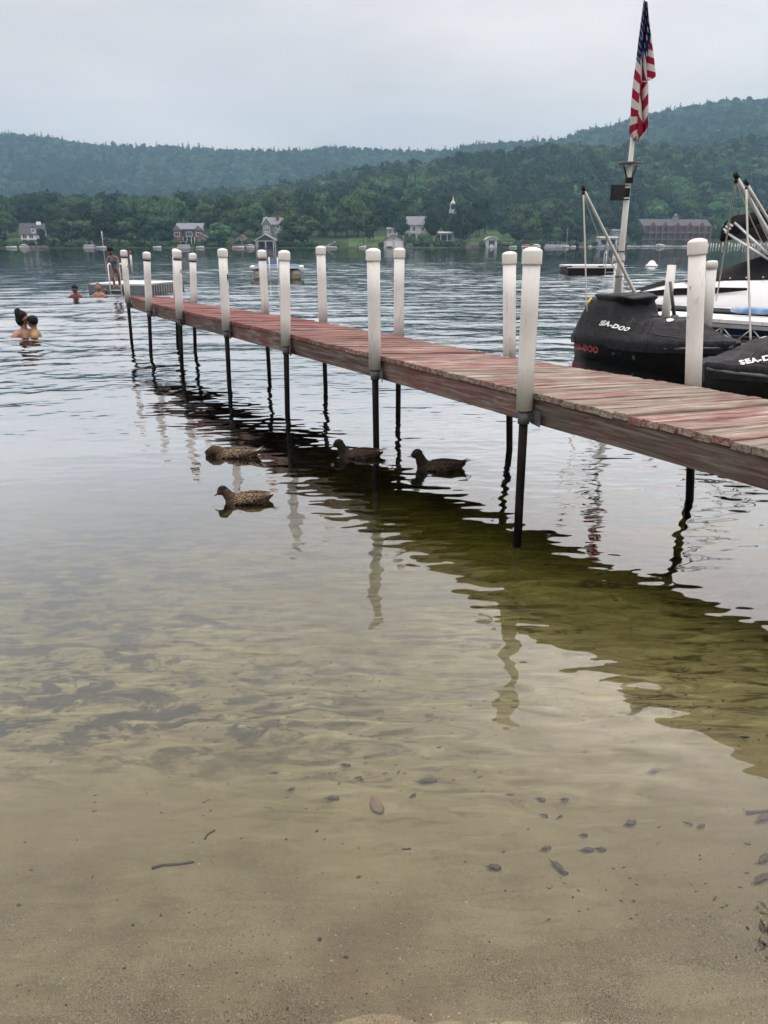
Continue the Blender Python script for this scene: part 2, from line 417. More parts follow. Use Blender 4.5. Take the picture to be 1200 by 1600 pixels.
def water_z(X, Y, DX, DY):
    rs = np.random.RandomState(21)
    a = np.interp(Y, [1, 2.2, 3.2, 4.5, 6, 8, 12, 40, 60, 80, 130, 300], [0.015, 0.10, 0.22, 0.36, 0.52, 0.78, 1.0, 0.88, 0.62, 0.34, 0.18, 0.10]) * (1 - 0.66 * smooth(-0.1, -1.5, X) * (1 - smooth(5, 8, Y)))
    side = smooth(-0.75, 0.35, X + 0.75 * (Y - 4.3)) * smooth(1.6, 2.7, Y) * (1 - smooth(9, 14, Y))
    a = np.maximum(a, 0.40 * side)
    gust = 0.72 + 0.9 * fbm(X * 0.11 + 2, Y * 0.055 + 7, 3)
    a = a * np.clip(gust, 0.25, 1.5)
    wx = X + 0.25 * fbm(X * 0.5, Y * 0.5, 2); wy = Y + 0.25 * fbm(X * 0.4 + 5, Y * 0.4 + 3, 2)
    z = np.zeros_like(X)
    n = 34
    for i in range(n):
        lam = 0.16 * (3.2 / 0.16) ** (i / (n - 1)) * rs.uniform(0.9, 1.1)
        th = math.pi / 2 + rs.randn() * (0.60 if lam < 0.5 else 0.42)
        k = 2 * math.pi / lam; ph = rs.rand() * 6.28
        sl = 0.026 * (1.15 if 0.3 < lam < 1.3 else 0.8)
        w = smooth(1.8, 3.2, lam / np.maximum(DY, DX * 0.8))
        if lam > 0.9: w = w * (0.25 + 0.75 * smooth(5, 14, Y))
        arg = k * (math.cos(th) * wx + math.sin(th) * wy) + ph
        env = 0.6 + 0.8 * vnoise(X / (lam * 5) + i * 3.1, Y / (lam * 4) + i * 1.7)
        z += w * env * sl / k * 1.35 * np.sin(arg)
    return a * z
ys = [-1.5, -0.5, 0.3, 0.8, 1.0]
while ys[-1] < 95: ys.append(ys[-1] + 0.017 + 0.0026 * max(0, ys[-1] - 1) + (0.02 if ys[-1] > 30 else 0))
s_ = 0.4
while ys[-1] < 520: s_ *= 1.12; ys.append(ys[-1] + s_)
xs = list(np.arange(0, 7.0, 0.045)); s_ = 0.045
while xs[-1] < 880: s_ *= 1.03 if xs[-1] < 60 else 1.2; xs.append(xs[-1] + s_)
xs = np.array([-x for x in xs[:0:-1]] + xs); ys = np.array(ys)
WX, WY = np.meshgrid(xs, ys); DX, DY = np.meshgrid(np.gradient(xs), np.gradient(ys))
WZ = water_z(WX, WY, DX, DY)
wme = grid_mesh('lake_water', WX, WY, WZ)
bm = bmesh.new(); bm.from_mesh(wme)
be = [e for e in bm.edges if e.is_boundary]
ge = bmesh.ops.extrude_edge_only(bm, edges=be)['geom']
for v in ge:
    if isinstance(v, bmesh.types.BMVert): v.co.z = -8.9
bmesh.ops.contextual_create(bm, geom=[e for e in ge if isinstance(e, bmesh.types.BMEdge)])
bm.to_mesh(wme); bm.free()
lake = link('lake_water', wme, water_material()); lake['kind'] = 'structure'
print('water verts', len(wme.vertices))

# --- hills round the lake: heightfield on a fan of bearings
A_U = [-600, 0, 250, 400, 450, 560, 720, 850, 1000, 1200, 1700]; A_V = [328, 333, 336, 334, 322, 308, 290, 272, 258, 244, 226]
R_U = [-700, -200, 0, 75, 140, 200, 300, 400, 470, 520, 620, 700, 760, 820, 870, 900, 940, 975, 1030, 1080, 1150, 1200, 1400, 1900]
R_V = [v + float(np.interp(q, [-700, 600, 1000, 1900], [22, 22, 35, 35])) for q, v in zip(R_U, [232, 222, 215, 213, 223, 227, 230, 236, 238, 233, 236, 232, 222, 219, 213, 200, 190, 180, 170, 161, 157, 160, 150, 165])]
def hill_z(T, Y):
    u = 600 + 1252 * T
    S = shore_np(u)
    YA = 800 + 60 * np.sin(u / 190.0); YB = YA + 190; YR = np.interp(u, [0, 600, 1000, 1300], [1560, 1600, 1380, 1280])
    zA = CAM_H + YA * (HORIZON - np.interp(u, A_U, A_V)) / 1252.0
    zR = CAM_H + YR * (HORIZON - np.interp(u, R_U, R_V)) / 1252.0
    zB = zA * np.interp(u, [400, 900], [0.78, 1.0])
    z = np.full_like(T, -1.2)
    ks = [(S - 14, -1.6), (S - 3, -0.35), (S + 1, 0.35), (S + 22, 3.2), (S + 75, 9.0), (YA, zA), (YB, zB), (YR, zR), (YR + 260, zR * 0.82), (YR + 1200, zR * 0.3)]
    for (a, za), (b, zb) in zip(ks[:-1], ks[1:]):
        t = np.clip((Y - a) / (b - a), 0, 1)
        if za is ks[4][1] or za is ks[6][1]: pass
        e = t * t * (3 - 2 * t) * 0.45 + t * 0.55
        z = np.where(Y >= a, za + (zb - za) * e, z)
    k = smooth(0, 260, Y - S - 60) * (1 - 0.75 * smooth(-260, 0, Y - YR))
    z = z + k * 16 * fbm(T * Y / 150.0, Y / 170.0, 4)
    return z
hT = np.linspace(-1.25, 1.25, 340)
hY0 = np.concatenate([np.linspace(0, 1, 30) ** 1.4 * 90 - 14, np.geomspace(85, 2300, 110)])
HT, HY0 = np.meshgrid(hT, hY0)
HY = HY0 + shore_np(600 + 1252 * HT)
HZ = hill_z(HT, HY)
t = NT('hill_ground'); p = t.world()
gr = t.ramp(t.noise(p, 0.045, 5), [(0.42, (0.018, 0.030, 0.013)), (0.56, (0.034, 0.058, 0.020)), (0.70, (0.060, 0.095, 0.032))])
gr = t.mix(t.ramp(t.noise(p, 0.6, 4), [(0.4, (0.5,) * 3), (0.6, (0,) * 3)]), gr, (0.04, 0.065, 0.022))
hills = link('hills', grid_mesh('hills', HT * HY, HY, HZ), t.pbsdf(gr, 0.9, 0.1)); hills['kind'] = 'structure'
def ground(x, y):
    return float(hill_z(np.array([x / y]), np.array([float(y)]))[0])

# --- foliage
def leaf_material(name, c1, c2, vary=0.5):
    t = NT(name)
    g = t.n('ShaderNodeNewGeometry')
    lo = t.noise(t.coords('Object'), 0.55, 3)
    c = t.ramp(lo, [(0.35, c1), (0.65, c2)])
    k = t.math('MULTIPLY_ADD', t.rand(), vary); k.node.inputs[2].default_value = 1 - vary / 2
    hs = t.n('ShaderNodeHueSaturation'); t.l(c, hs.inputs['Color']); t.l(k, hs.inputs['Value'])
    hr = t.math('MULTIPLY_ADD', t.rand(), 0.075); hr.node.inputs[2].default_value = 0.458; t.l(hr, hs.inputs['Hue'])
    b = t.n('ShaderNodeBsdfDiffuse'); t.l(hs.outputs[0], b.inputs['Color'])
    tl = t.n('ShaderNodeBsdfTranslucent'); t.l(hs.outputs[0], tl.inputs['Color'])
    mx = t.n('ShaderNodeMixShader'); mx.inputs[0].default_value = 0.25
    t.l(b.outputs[0], mx.inputs[1]); t.l(tl.outputs[0], mx.inputs[2]); t.l(mx.outputs[0], t.out.inputs['Surface'])
    return t.m
M_LEAF = leaf_material('broadleaf_foliage', (0.042, 0.080, 0.038), (0.100, 0.152, 0.066), 1.0)
M_LEAF_D = leaf_material('dark_foliage', (0.024, 0.048, 0.026), (0.050, 0.086, 0.042), 0.8)
M_LEAF_Y = leaf_material('yellowing_foliage', (0.10, 0.095, 0.03), (0.16, 0.14, 0.045), 0.3)
M_NEEDLE = leaf_material('needle_foliage', (0.020, 0.040, 0.021), (0.037, 0.061, 0.028), 0.5)
M_BARK = mat('bark', (0.13, 0.10, 0.075), 0.9, (0.06, 0.045, 0.035), 3, stretch=(1, 1, 0.2))

def leaf_quads(rs, P, N, size):
    """little tilted leaf-clump faces at points P facing roughly N"""
    n = len(P)
    N = N + rs.randn(n, 3) * 0.55; N /= np.linalg.norm(N, axis=1, keepdims=True)
    A = np.cross(N, rs.randn(n, 3)); A /= np.linalg.norm(A, axis=1, keepdims=True); B = np.cross(N, A)
    s = (size * rs.uniform(0.6, 1.35, n))[:, None]
    k = rs.uniform(0.6, 1.0, n)[:, None]
    V = np.stack([P - A * s - B * s * k * 0.5, P + A * s * 0.2 - B * s * k, P + A * s + B * s * k * 0.3, P - A * s * 0.3 + B * s * k], 1).reshape(-1, 3)
    return V
ICO = None
def ico_vf(sub=1):
    bm = bmesh.new(); bmesh.ops.create_icosphere(bm, subdivisions=sub, radius=1.0)
    v = np.array([p.co[:] for p in bm.verts]); f = [tuple(x.index for x in q.verts) for q in bm.faces]; bm.free(); return v, f
ICO1 = ico_vf(1)
def crown_mesh(name, seed, w, h, z0, blobs=13, per=60, size=0.5, m=None, flat=0.0):
    """broadleaf crown: many uneven leaf clumps, width w, from z0 to z0+h"""
    rs = np.random.RandomState(seed); vs = []; fs = []
    for b in range(blobs):
        a = rs.uniform(0, 2 * math.pi); zz = rs.uniform(0.08, 0.92)
        prof = math.sin(math.pi * min(1, zz * 0.86 + 0.14)) ** 0.7
        rr = (w / 2) * prof * math.sqrt(rs.uniform(0.1, 1.0)) * 0.72
        c = np.array([rr * math.cos(a), rr * math.sin(a), z0 + h * zz])
        br = (w * 0.23) * rs.uniform(0.75, 1.25) * (0.65 + 0.5 * prof); bz = br * rs.uniform(0.65, 0.95)
        D = rs.randn(per, 3); D[:, 2] = D[:, 2] * 0.9 + 0.25; D /= np.linalg.norm(D, axis=1, keepdims=True)
        P = c + D * np.array([br, br, bz]) * rs.uniform(0.8, 1.14, (per, 1))
        V = leaf_quads(rs, P, D, size); o = len(vs)
        vs.extend(V.tolist()); fs.extend([(o + 4 * i, o + 4 * i + 1, o + 4 * i + 2, o + 4 * i + 3) for i in range(per)])
        iv = c + ICO1[0] * np.array([br, br, bz]) * 0.80 * rs.uniform(0.85, 1.12, (len(ICO1[0]), 1)); o = len(vs)
        vs.extend(iv.tolist()); fs.extend([tuple(o + i for i in f) for f in ICO1[1]])
    me = bpy.data.meshes.new(name); me.from_pydata(vs, [], fs); me.update(); me.materials.append(m or M_LEAF); return me
def pine_mesh(name, seed, w, h, z0, tiers=9, per=26, size=0.5, m=None):
    rs = np.random.RandomState(seed); vs = []; fs = []
    for k in range(tiers):
        t = k / (tiers - 1); r = (w / 2) * (1 - t) ** 0.85 * rs.uniform(0.8, 1.15) + 0.25; z = z0 + h * t
        n = max(6, int(per * (1 - 0.7 * t))); a = rs.uniform(0, 2 * math.pi, n)
        q = np.sqrt(rs.uniform(0.12, 1, n)) * r
        P = np.stack([q * np.cos(a), q * np.sin(a), z - q * 0.32 + rs.randn(n) * 0.25], 1)
        N = np.stack([np.cos(a) * 0.7, np.sin(a) * 0.7, np.full(n, 0.8)], 1)
        V = leaf_quads(rs, P, N, size); o = len(vs)
        vs.extend(V.tolist()); fs.extend([(o + 4 * i, o + 4 * i + 1, o + 4 * i + 2, o + 4 * i + 3) for i in range(n)])
    o = len(vs); vs += [(w * 0.26 * math.cos(i), w * 0.26 * math.sin(i), z0) for i in range(6)] + [(0, 0, z0 + h)]
    fs += [(o + i, o + (i + 1) % 6, o + 6) for i in range(6)]
    me = bpy.data.meshes.new(name); me.from_pydata(vs, [], fs); me.update(); me.materials.append(m or M_NEEDLE); return me
def trunk_mesh(name, seed, h, r=0.25, limbs=4, spread=2.2):
    rs = random.Random(seed); b = MB()
    b.tube([(0, 0, -0.6), (rs.uniform(-.15, .15), rs.uniform(-.15, .15), h * 0.45), (rs.uniform(-.3, .3), rs.uniform(-.3, .3), h)], [r * 1.2, r * 0.8, r * 0.3], 7)
    for k in range(limbs):
        a = rs.uniform(0, 6.28); z = h * rs.uniform(0.4, 0.75)
        b.tube([(0, 0, z), (spread * 0.6 * math.cos(a), spread * 0.6 * math.sin(a), z + h * 0.18), (spread * math.cos(a), spread * math.sin(a), z + h * 0.36)], [r * 0.5, r * 0.35, r * 0.12], 5)
    me = b.mesh(name); me.materials.append(M_BARK); return me

# --- the wooded hillsides: one mass of trees (geometry nodes on surveyed points)
def forest():
    protos = []
    for i in range(4): protos.append(crown_mesh('far_crown', 40 + i, 12.5, 9.5, 2.0, 10, 34, 0.8))
    for i in range(2): protos.append(crown_mesh('far_dark_crown', 50 + i, 10.5, 11, 2.0, 10, 34, 0.75, M_LEAF_D))
    for i in range(3): protos.append(pine_mesh('far_pine', 60 + i, 8.0, 13.5, 1.0, 8, 26, 0.8))
    obs = [bpy.data.objects.new('tree_kind', m) for m in protos]
    rs = np.random.RandomState(11)
    P = []; K = []; S_ = []
    y = 425.0
    while y < 1760:
        step = 7.6 + (y - 425) * 0.0022
        T = np.arange(-0.74, 0.74, step / y) + rs.uniform(-0.5, 0.5) * step / y
        T = T + rs.uniform(-0.45, 0.45, len(T)) * step / y
        Y = y + rs.uniform(-0.5, 0.5, len(T)) * step
        u = 600 + 1252 * T; SS = shore_np(u)
        Z = hill_z(T, Y); Z2 = hill_z(T, Y + 25)
        ok = (Y > SS + 96) & ((Z2 - Z) > -3.5)
        X = T * Y
        # pastures and house clearings
        clear = np.zeros(len(T), bool)
        for (cu, cv, ry, ru) in ((265, 690, 26, 15), (372, 720, 20, 14), (408, 745, 18, 12), (470, 760, 14, 9), (800, 640, 34, 16), (868, 650, 20, 15)):
            clear |= (np.abs(u - cu) < ru) & (np.abs(Y - cv) < ry)
        ok &= ~clear
        pn = fbm(X / 130.0 + 4, Y / 130.0, 3)
        ridge = smooth(0.55, 1.0, (Z / np.maximum(1, CAM_H + 1500 * (HORIZON - np.interp(u, R_U, R_V)) / 1252.0)))
        pine = rs.rand(len(T)) < np.clip(0.03 + 0.22 * (pn > 0.25) + 0.40 * (ridge > 0.88), 0, 0.9)
        kind = np.where(pine, rs.randint(6, 9, len(T)), np.where(rs.rand(len(T)) < 0.25 + 0.5 * (pn < -0.2), rs.randint(4, 6, len(T)), rs.randint(0, 4, len(T))))
        sc_ = rs.uniform(0.65, 1.35, len(T)) * np.where(pine, rs.uniform(0.75, 1.15, len(T)), 1.0)
        P.append(np.stack([X, Y, Z - 0.8], 1)[ok]); K.append(kind[ok]); S_.append(sc_[ok])
        y += step * 0.92
    P = np.concatenate(P); K = np.concatenate(K); S_ = np.concatenate(S_)
    me = bpy.data.meshes.new('forest'); me.vertices.add(len(P)); me.vertices.foreach_set('co', P.astype(np.float32).ravel())
    a = me.attributes.new('kind_index', 'INT', 'POINT'); a.data.foreach_set('value', K.astype(np.int32))
    a = me.attributes.new('size', 'FLOAT', 'POINT'); a.data.foreach_set('value', S_.astype(np.float32))
    a = me.attributes.new('turn', 'FLOAT', 'POINT'); a.data.foreach_set('value', (rs.rand(len(P)) * 6.28).astype(np.float32))
    o = link('forest', me, None); o['kind'] = 'stuff'; o['label'] = 'dense mixed woodland covering the hills across the lake'; o['category'] = 'forest'
    g = bpy.data.node_groups.new('forest', 'GeometryNodeTree')
    g.interface.new_socket('Geometry', in_out='INPUT', socket_type='NodeSocketGeometry')
    g.interface.new_socket('Geometry', in_out='OUTPUT', socket_type='NodeSocketGeometry')
    gi = g.nodes.new('NodeGroupInput'); go = g.nodes.new('NodeGroupOutput'); jn = g.nodes.new('GeometryNodeJoinGeometry')
    ip = g.nodes.new('GeometryNodeInstanceOnPoints'); ip.inputs['Pick Instance'].default_value = True
    for ob in reversed(obs):
        n = g.nodes.new('GeometryNodeObjectInfo'); n.inputs['Object'].default_value = ob; n.inputs['As Instance'].default_value = True
        g.links.new(n.outputs['Geometry'], jn.inputs[0])
    def attr(nm, ty):
        n = g.nodes.new('GeometryNodeInputNamedAttribute'); n.data_type = ty; n.inputs['Name'].default_value = nm; return n.outputs[0]
    cx = g.nodes.new('ShaderNodeCombineXYZ')
    g.links.new(attr('turn', 'FLOAT'), cx.inputs['Z'])
    g.links.new(gi.outputs[0], ip.inputs['Points']); g.links.new(jn.outputs[0], ip.inputs['Instance'])
    g.links.new(attr('kind_index', 'INT'), ip.inputs['Instance Index']); g.links.new(cx.outputs[0], ip.inputs['Rotation'])
    sz = attr('size', 'FLOAT'); c2 = g.nodes.new('ShaderNodeCombineXYZ')
    for k in 'XYZ': g.links.new(sz, c2.inputs[k])
    g.links.new(c2.outputs[0], ip.inputs['Scale']); g.links.new(ip.outputs[0], go.inputs[0])
    md = o.modifiers.new('trees', 'NODES'); md.node_group = g
    print('forest trees', len(P))
forest()

# --- humid air over the lake
hz = MB(); hz.box((0, 1150, 170), (5200, 2900, 362))
t = NT('haze'); pv = t.n('ShaderNodeVolumePrincipled'); pv.inputs['Color'].default_value = (0.42, 0.72, 1.0, 1); pv.inputs['Density'].default_value = 0.00028
pv.inputs['Anisotropy'].default_value = 0.2
t.l(pv.outputs[0], t.out.inputs['Volume'])
haze = hz.build('haze', t.m); haze['kind'] = 'stuff'
# ================================================================ THE FAR SHORE
M_WHITE = mat('white_clapboard', (0.58, 0.58, 0.57), 0.6, (0.44, 0.44, 0.43), 0.6)
M_GREYW = mat('grey_clapboard', (0.30, 0.32, 0.33), 0.7, (0.23, 0.245, 0.255), 0.6)
M_TAN = mat('tan_boards', (0.36, 0.27, 0.21), 0.7, (0.28, 0.21, 0.16), 0.6)
M_RED = mat('red_brick', (0.20, 0.095, 0.085), 0.8, (0.18, 0.07, 0.06), 1.2)
M_REDW = mat('red_boards', (0.24, 0.12, 0.10), 0.8, (0.18, 0.09, 0.075), 1.0)
M_ROOFD = mat('dark_shingles', (0.075, 0.075, 0.085), 0.8, (0.05, 0.05, 0.06), 1.5)
M_ROOFG = mat('grey_shingles', (0.19, 0.20, 0.225), 0.7, (0.13, 0.14, 0.16), 1.5)
M_NAVY = mat('dark_blue_boards', (0.045, 0.06, 0.085), 0.7, (0.03, 0.04, 0.06), 1.0)
M_PANE = mat('window_glass', (0.035, 0.045, 0.055), 0.08, (0.05, 0.06, 0.07), 0.4)
M_TRIM = mat('white_trim', (0.80, 0.80, 0.78), 0.5, (0.70, 0.70, 0.68), 0.7)
M_STONE = mat('shore_stone', (0.26, 0.25, 0.23), 0.9, (0.14, 0.135, 0.125), 1.0, bump=0.6, bdist=0.1)
M_HULLW = mat('white_hull', (0.55, 0.56, 0.57), 0.3, (0.42, 0.43, 0.44), 0.8)
M_BLACKC = mat('black_canvas', (0.006, 0.0065, 0.008), 0.75, (0.010, 0.0105, 0.012), 2.0, spec=0.2)
M_REDC = mat('red_canvas', (0.42, 0.035, 0.05), 0.7, (0.34, 0.03, 0.04), 2.0)
M_BLUE = mat('blue_paint', (0.03, 0.16, 0.42), 0.5, (0.025, 0.12, 0.34), 2.0)
M_ALU = mat('aluminium', (0.62, 0.63, 0.64), 0.35, (0.50, 0.51, 0.52), 3.0, metal=0.6)

def at_shore(u, back):
    S = shore(u); y = S + back; return Vector((tx(u) * y, y, 0))
def window(par, x, y, z, w, h, face=-1, axis='y'):
    """framed window with its pane, set proud of the wall"""
    f = MB(); p = MB(); t = 0.16
    def bx(b, cx, cz, ww, hh, off, th):
        if axis == 'y': b.box((cx, y + face * off, cz), (ww, th, hh))
        else: b.box((y + face * off, cx, cz), (th, ww, hh))
    bx(f, x, z + h / 2 + t / 2, w + 2 * t, t, 0.05, 0.12); bx(f, x, z - h / 2 - t / 2, w + 2 * t, t, 0.05, 0.12)
    bx(f, x - w / 2 - t / 2, z, t, h, 0.05, 0.12); bx(f, x + w / 2 + t / 2, z, t, h, 0.05, 0.12); bx(f, x, z, 0.08, h, 0.045, 0.09)
    o = f.build('window', M_TRIM, par); bx(p, x, z, w, h, 0.01, 0.04); p.build('pane', M_PANE, o)
def gable_house(name, label, cat, u, back, w, d, h, rh, wall, roof, ax='x', rz=0.0, wins=(), z=None, base=1.5):
    p = at_shore(u, back); p.z = ground(p.x, p.y) if z is None else z
    r = thing(name, label, cat, p, rz)
    b = MB(); b.box((0, 0, h / 2 - base / 2), (w, d, h + base))
    if ax == 'x': b.add([(-w / 2, -d / 2, h), (-w / 2, d / 2, h), (-w / 2, 0, h + rh), (w / 2, -d / 2, h), (w / 2, d / 2, h), (w / 2, 0, h + rh)], [(0, 2, 1), (3, 4, 5)])
    else: b.add([(-w / 2, -d / 2, h), (w / 2, -d / 2, h), (0, -d / 2, h + rh), (-w / 2, d / 2, h), (w / 2, d / 2, h), (0, d / 2, h + rh)], [(0, 1, 2), (3, 5, 4)])
    b.build('wall', wall, r)
    q = MB(); o, th = 0.5, 0.22
    half = (d if ax == 'x' else w) / 2; sl = rh / half
    for s in (-1, 1):
        e = half + o; n = []
        prof = [(0, h + rh + 0.05), (s * e, h - sl * o + 0.05)]
        L_ = (w if ax == 'x' else d) / 2 + o
        for k in (0, th):
            n.append([(prof[0][0], prof[0][1] + k), (prof[1][0], prof[1][1] + k)])
        def P(l, c): return (l, c[0], c[1]) if ax == 'x' else (c[0], l, c[1])
        ps = [P(-L_, n[0][0]), P(L_, n[0][0]), P(L_, n[0][1]), P(-L_, n[0][1]), P(-L_, n[1][0]), P(L_, n[1][0]), P(L_, n[1][1]), P(-L_, n[1][1])]
        q.hexa(ps)
    q.build('roof', roof, r)
    for (x, zz, ww, hh) in wins: window(r, x, -d / 2, zz, ww, hh)
    return r
def door(par, x, y, w, h, m, z0=0.0):
    MB().box((x, y - 0.04, z0 + h / 2), (w, 0.1, h)).build('door', m, par)
def chimney(par, x, y, z0, z1, w=0.9, m=None):
    b = MB(); b.box((x, y, (z0 + z1) / 2), (w, w, z1 - z0)); b.box((x, y, z1 + 0.1), (w + 0.25, w + 0.25, 0.2)); b.build('chimney', m or M_RED, par)
def posts(par, xs, y, z0, z1, w=0.28, m=None, name='porch_post'):
    for x in xs: MB().box((x, y, (z0 + z1) / 2), (w, w, z1 - z0)).build(name, m or M_TRIM, par)

# 1 white house on the left bank
h = gable_house('house', 'white house with steep dark roof above the left shore', 'house', 55, 14, 9.5, 7, 3.6, 4.0, M_WHITE, M_ROOFD, 'x', 0.25, ((-3.2, 2.4, 1.6, 1.5), (-0.6, 2.4, 1.6, 1.5), (3.3, 2.2, 1.4, 1.5)), base=3)
b = MB(); b.box((0.6, -3.4, 4.7), (1.8, 0.9, 2.3)); b.build('dormer', M_WHITE, h); window(h, 0.6, -3.88, 4.8, 0.9, 1.1)
MB().gable((0.6, -3.4, 5.85), 2.2, 1.3, 1.0, 'y').build('dormer_roof', M_ROOFD, h)
MB().gable((2.6, 0, 7.2), 1.8, 1.8, 1.3, 'x').box((2.6, 0, 6.6), (1.5, 1.5, 1.2)).build('cupola', M_WHITE, h)
b = MB(); b.box((0.6, -4.9, 1.15), (10, 2.6, 0.2)); b.build('porch_deck', M_TRIM, h); posts(h, (-3.8, -1.2, 1.4, 4.0, 5.3), -6.0, -1.0, 2.2)
# 2 red and dark blue house
h = gable_house('house', 'long two storey house with reddish gable ends and dark blue middle', 'house', 300, 13, 11, 7, 5.6, 2.2, M_NAVY, M_ROOFG, 'x', 0, ((0.0, 3.6, 2.4, 1.5),), base=3)
for sx_, ww in ((-4.9, 3.4), (4.3, 3.8)):
    b = MB(); b.box((sx_, -3.2, 2.6), (ww, 2.4, 5.0)); b.add([(sx_ - ww / 2, -4.4, 5.1), (sx_ + ww / 2, -4.4, 5.1), (sx_, -4.4, 7.0)], [(0, 1, 2)]); b.build('wing', M_REDW, h)
    MB().gable((sx_, -3.1, 5.14), ww, 2.9, 1.95, 'y', over=0.3).build('wing_roof', M_ROOFG, h)
    window(h, sx_, -4.42, 3.4, 1.9, 1.3)
posts(h, (-2.6, -0.9, 0.9, 2.2), -4.2, -0.5, 2.4, 0.25); MB().box((-0.1, -4.0, 2.5), (6.0, 1.0, 0.18)).build('balcony', M_GREYW, h)
g2 = gable_house('garage', 'small tan garage with dark door beside the red and blue house', 'garage', 319, 9, 4.2, 4, 2.6, 1.2, M_TAN, M_ROOFG, 'y', 0, (), base=2)
door(g2, 0, -2.05, 1.8, 2.0, M_NAVY)
# 3 low summer house on its terrace
h = gable_house('summer_house', 'little open summer house with red roof on a stone terrace', 'summer house', 378, 10, 3.6, 3, 2.4, 1.3, M_GREYW, M_REDW, 'y', 0, (), base=2)
posts(h, (-1.6, 1.6), -1.9, -0.4, 2.4, 0.2)
# 4 grey house with brick chimney
h = gable_house('house', 'tall grey gabled house with white trim and a brick chimney', 'house', 431, 17, 9.0, 6.5, 7.0, 2.6, M_GREYW, M_ROOFG, 'x', 0, (), base=3)
b = MB(); b.box((-2.9, -3.8, 3.4), (3.6, 2.0, 7.2)); b.add([(-4.7, -4.8, 7.0), (-1.1, -4.8, 7.0), (-2.9, -4.8, 9.6)], [(0, 1, 2)]); b.build('gable_bay', M_GREYW, h)
MB().gable((-2.9, -3.6, 7.04), 3.6, 2.6, 2.7, 'y', over=0.35).build('bay_roof', M_ROOFG, h)
for s in (-1, 1): MB().tube([(-2.9, -5.2, 9.85), (-2.9 + s * 2.3, -5.2, 6.7)], 0.17, 4, smooth=False).build('bargeboard', M_TRIM, h)
for zz in (3.2, 6.2):
    for xx in (-3.7, -2.9, -2.1): window(h, xx, -4.82, zz, 0.5, 1.5)
window(h, 1.6, -3.25, 6.0, 1.1, 1.3)
chimney(h, 1.4, -1.2, 6, 10.4, 1.3)
b = MB(); b.box((2.4, -4.4, 3.6), (3.4, 2.2, 0.2)); b.build('balcony', M_TRIM, h); posts(h, (0.9, 3.9), -5.4, -1, 3.6)
# 5 dark boathouse with two doors
h = gable_house('boathouse', 'dark boathouse with white gable trim and two black boat doors', 'boathouse', 417, -1, 8.2, 7, 2.9, 2.2, M_NAVY, M_ROOFG, 'y', 0, (), z=0.15, base=0.8)
for s in (-1, 1):
    MB().tube([(0, -4.05, 5.25), (s * 4.6, -4.05, 2.6)], 0.15, 4, smooth=False).build('bargeboard', M_TRIM, h)
    MB().box((s * 1.8, -3.54, 1.2), (2.5, 0.1, 2.3)).build('boat_door', M_BLACKC, h)
for x_ in (-3.9, -3.2, 0.0, 3.2, 3.9): MB().box((x_, -3.56, 1.3), (0.28, 0.14, 2.6)).build('door_post', M_TRIM, h)
MB().box((0, -3.57, 2.6), (7.6, 0.12, 0.25)).build('door_header', M_TRIM, h)
# 6 white boathouse
h = gable_house('boathouse', 'white boathouse with two roll doors and a pale grey roof', 'boathouse', 615, -1, 8.4, 8, 3.0, 2.0, M_WHITE, M_ROOFG, 'y', 0, (), z=0.15, base=0.8)
for s in (-1, 1): MB().box((s * 1.9 + 0.1, -4.05, 1.35), (2.6, 0.12, 2.3)).build('roll_door', M_TRIM, h)
MB().box((-1.8, -4.12, 0.25), (2.4, 0.1, 0.5)).build('door_gap', M_BLACKC, h)
MB().tube([(0.1, -4.1, 3.6)] * 1 + [(0.1, -4.2, 3.6)], 0.35, 8).build('gable_vent', M_NAVY, h)
# 7 big white house with porches
h = gable_house('house', 'large white house with grey roof and long porches among shade trees', 'house', 650, 26, 11, 8, 6.4, 3.4, M_WHITE, M_ROOFG, 'x', 0, ((-3.6, 4.6, 1.3, 1.7), (-1.2, 4.6, 1.3, 1.7), (-3.6, 1.6, 1.3, 1.7), (-1.2, 1.6, 1.3, 1.7), (2.8, 4.6, 1.2, 1.7)), base=3)
b = MB(); b.box((4.1, -4.2, 7.2), (2.2, 1.6, 2.4)); b.build('dormer', M_WHITE, h); window(h, 4.1, -5.02, 7.2, 0.9, 1.1)
MB().gable((4.1, -4.0, 8.4), 2.5, 2.2, 1.1, 'y').build('dormer_roof', M_ROOFG, h)
chimney(h, 5.2, 0.6, 8, 11, 0.8, M_WHITE)
b = MB(); b.box((-4.4, -5.6, 2.7), (9.4, 3.0, 0.3)); b.build('porch_roof', M_WHITE, h); posts(h, (-8.8, -6.2, -3.4, -0.2), -6.8, -1.8, 2.55, 0.35)
h = gable_house('porch_wing', 'low white porch wing right of the large white house', 'pavilion', 693, 21, 9, 5, 3.0, 0.6, M_WHITE, M_WHITE, 'x', 0, (), base=2)
posts(h, (-4.6, -1.6, 1.4, 4.6), -3.4, -1.2, 3.0, 0.35); MB().box((0, -2.9, 3.1), (9.8, 1.8, 0.25)).build('porch_roof', M_WHITE, h)
MB().box((-0.1, -2.54, 1.3), (6.5, 0.1, 2.2)).build('screen', M_NAVY, h)
h = gable_house('guest_house', 'small white cottage half hidden between lawn and white boathouse', 'cottage', 613, 22, 4.5, 4, 4.6, 0.5, M_WHITE, M_ROOFG, 'x', 0, ((-1.0, 3.5, 1.0, 1.1), (1.0, 3.5, 1.0, 1.1)), base=3)
posts(h, (-2.2, 2.2), -2.6, -2, 2.6, 0.25)
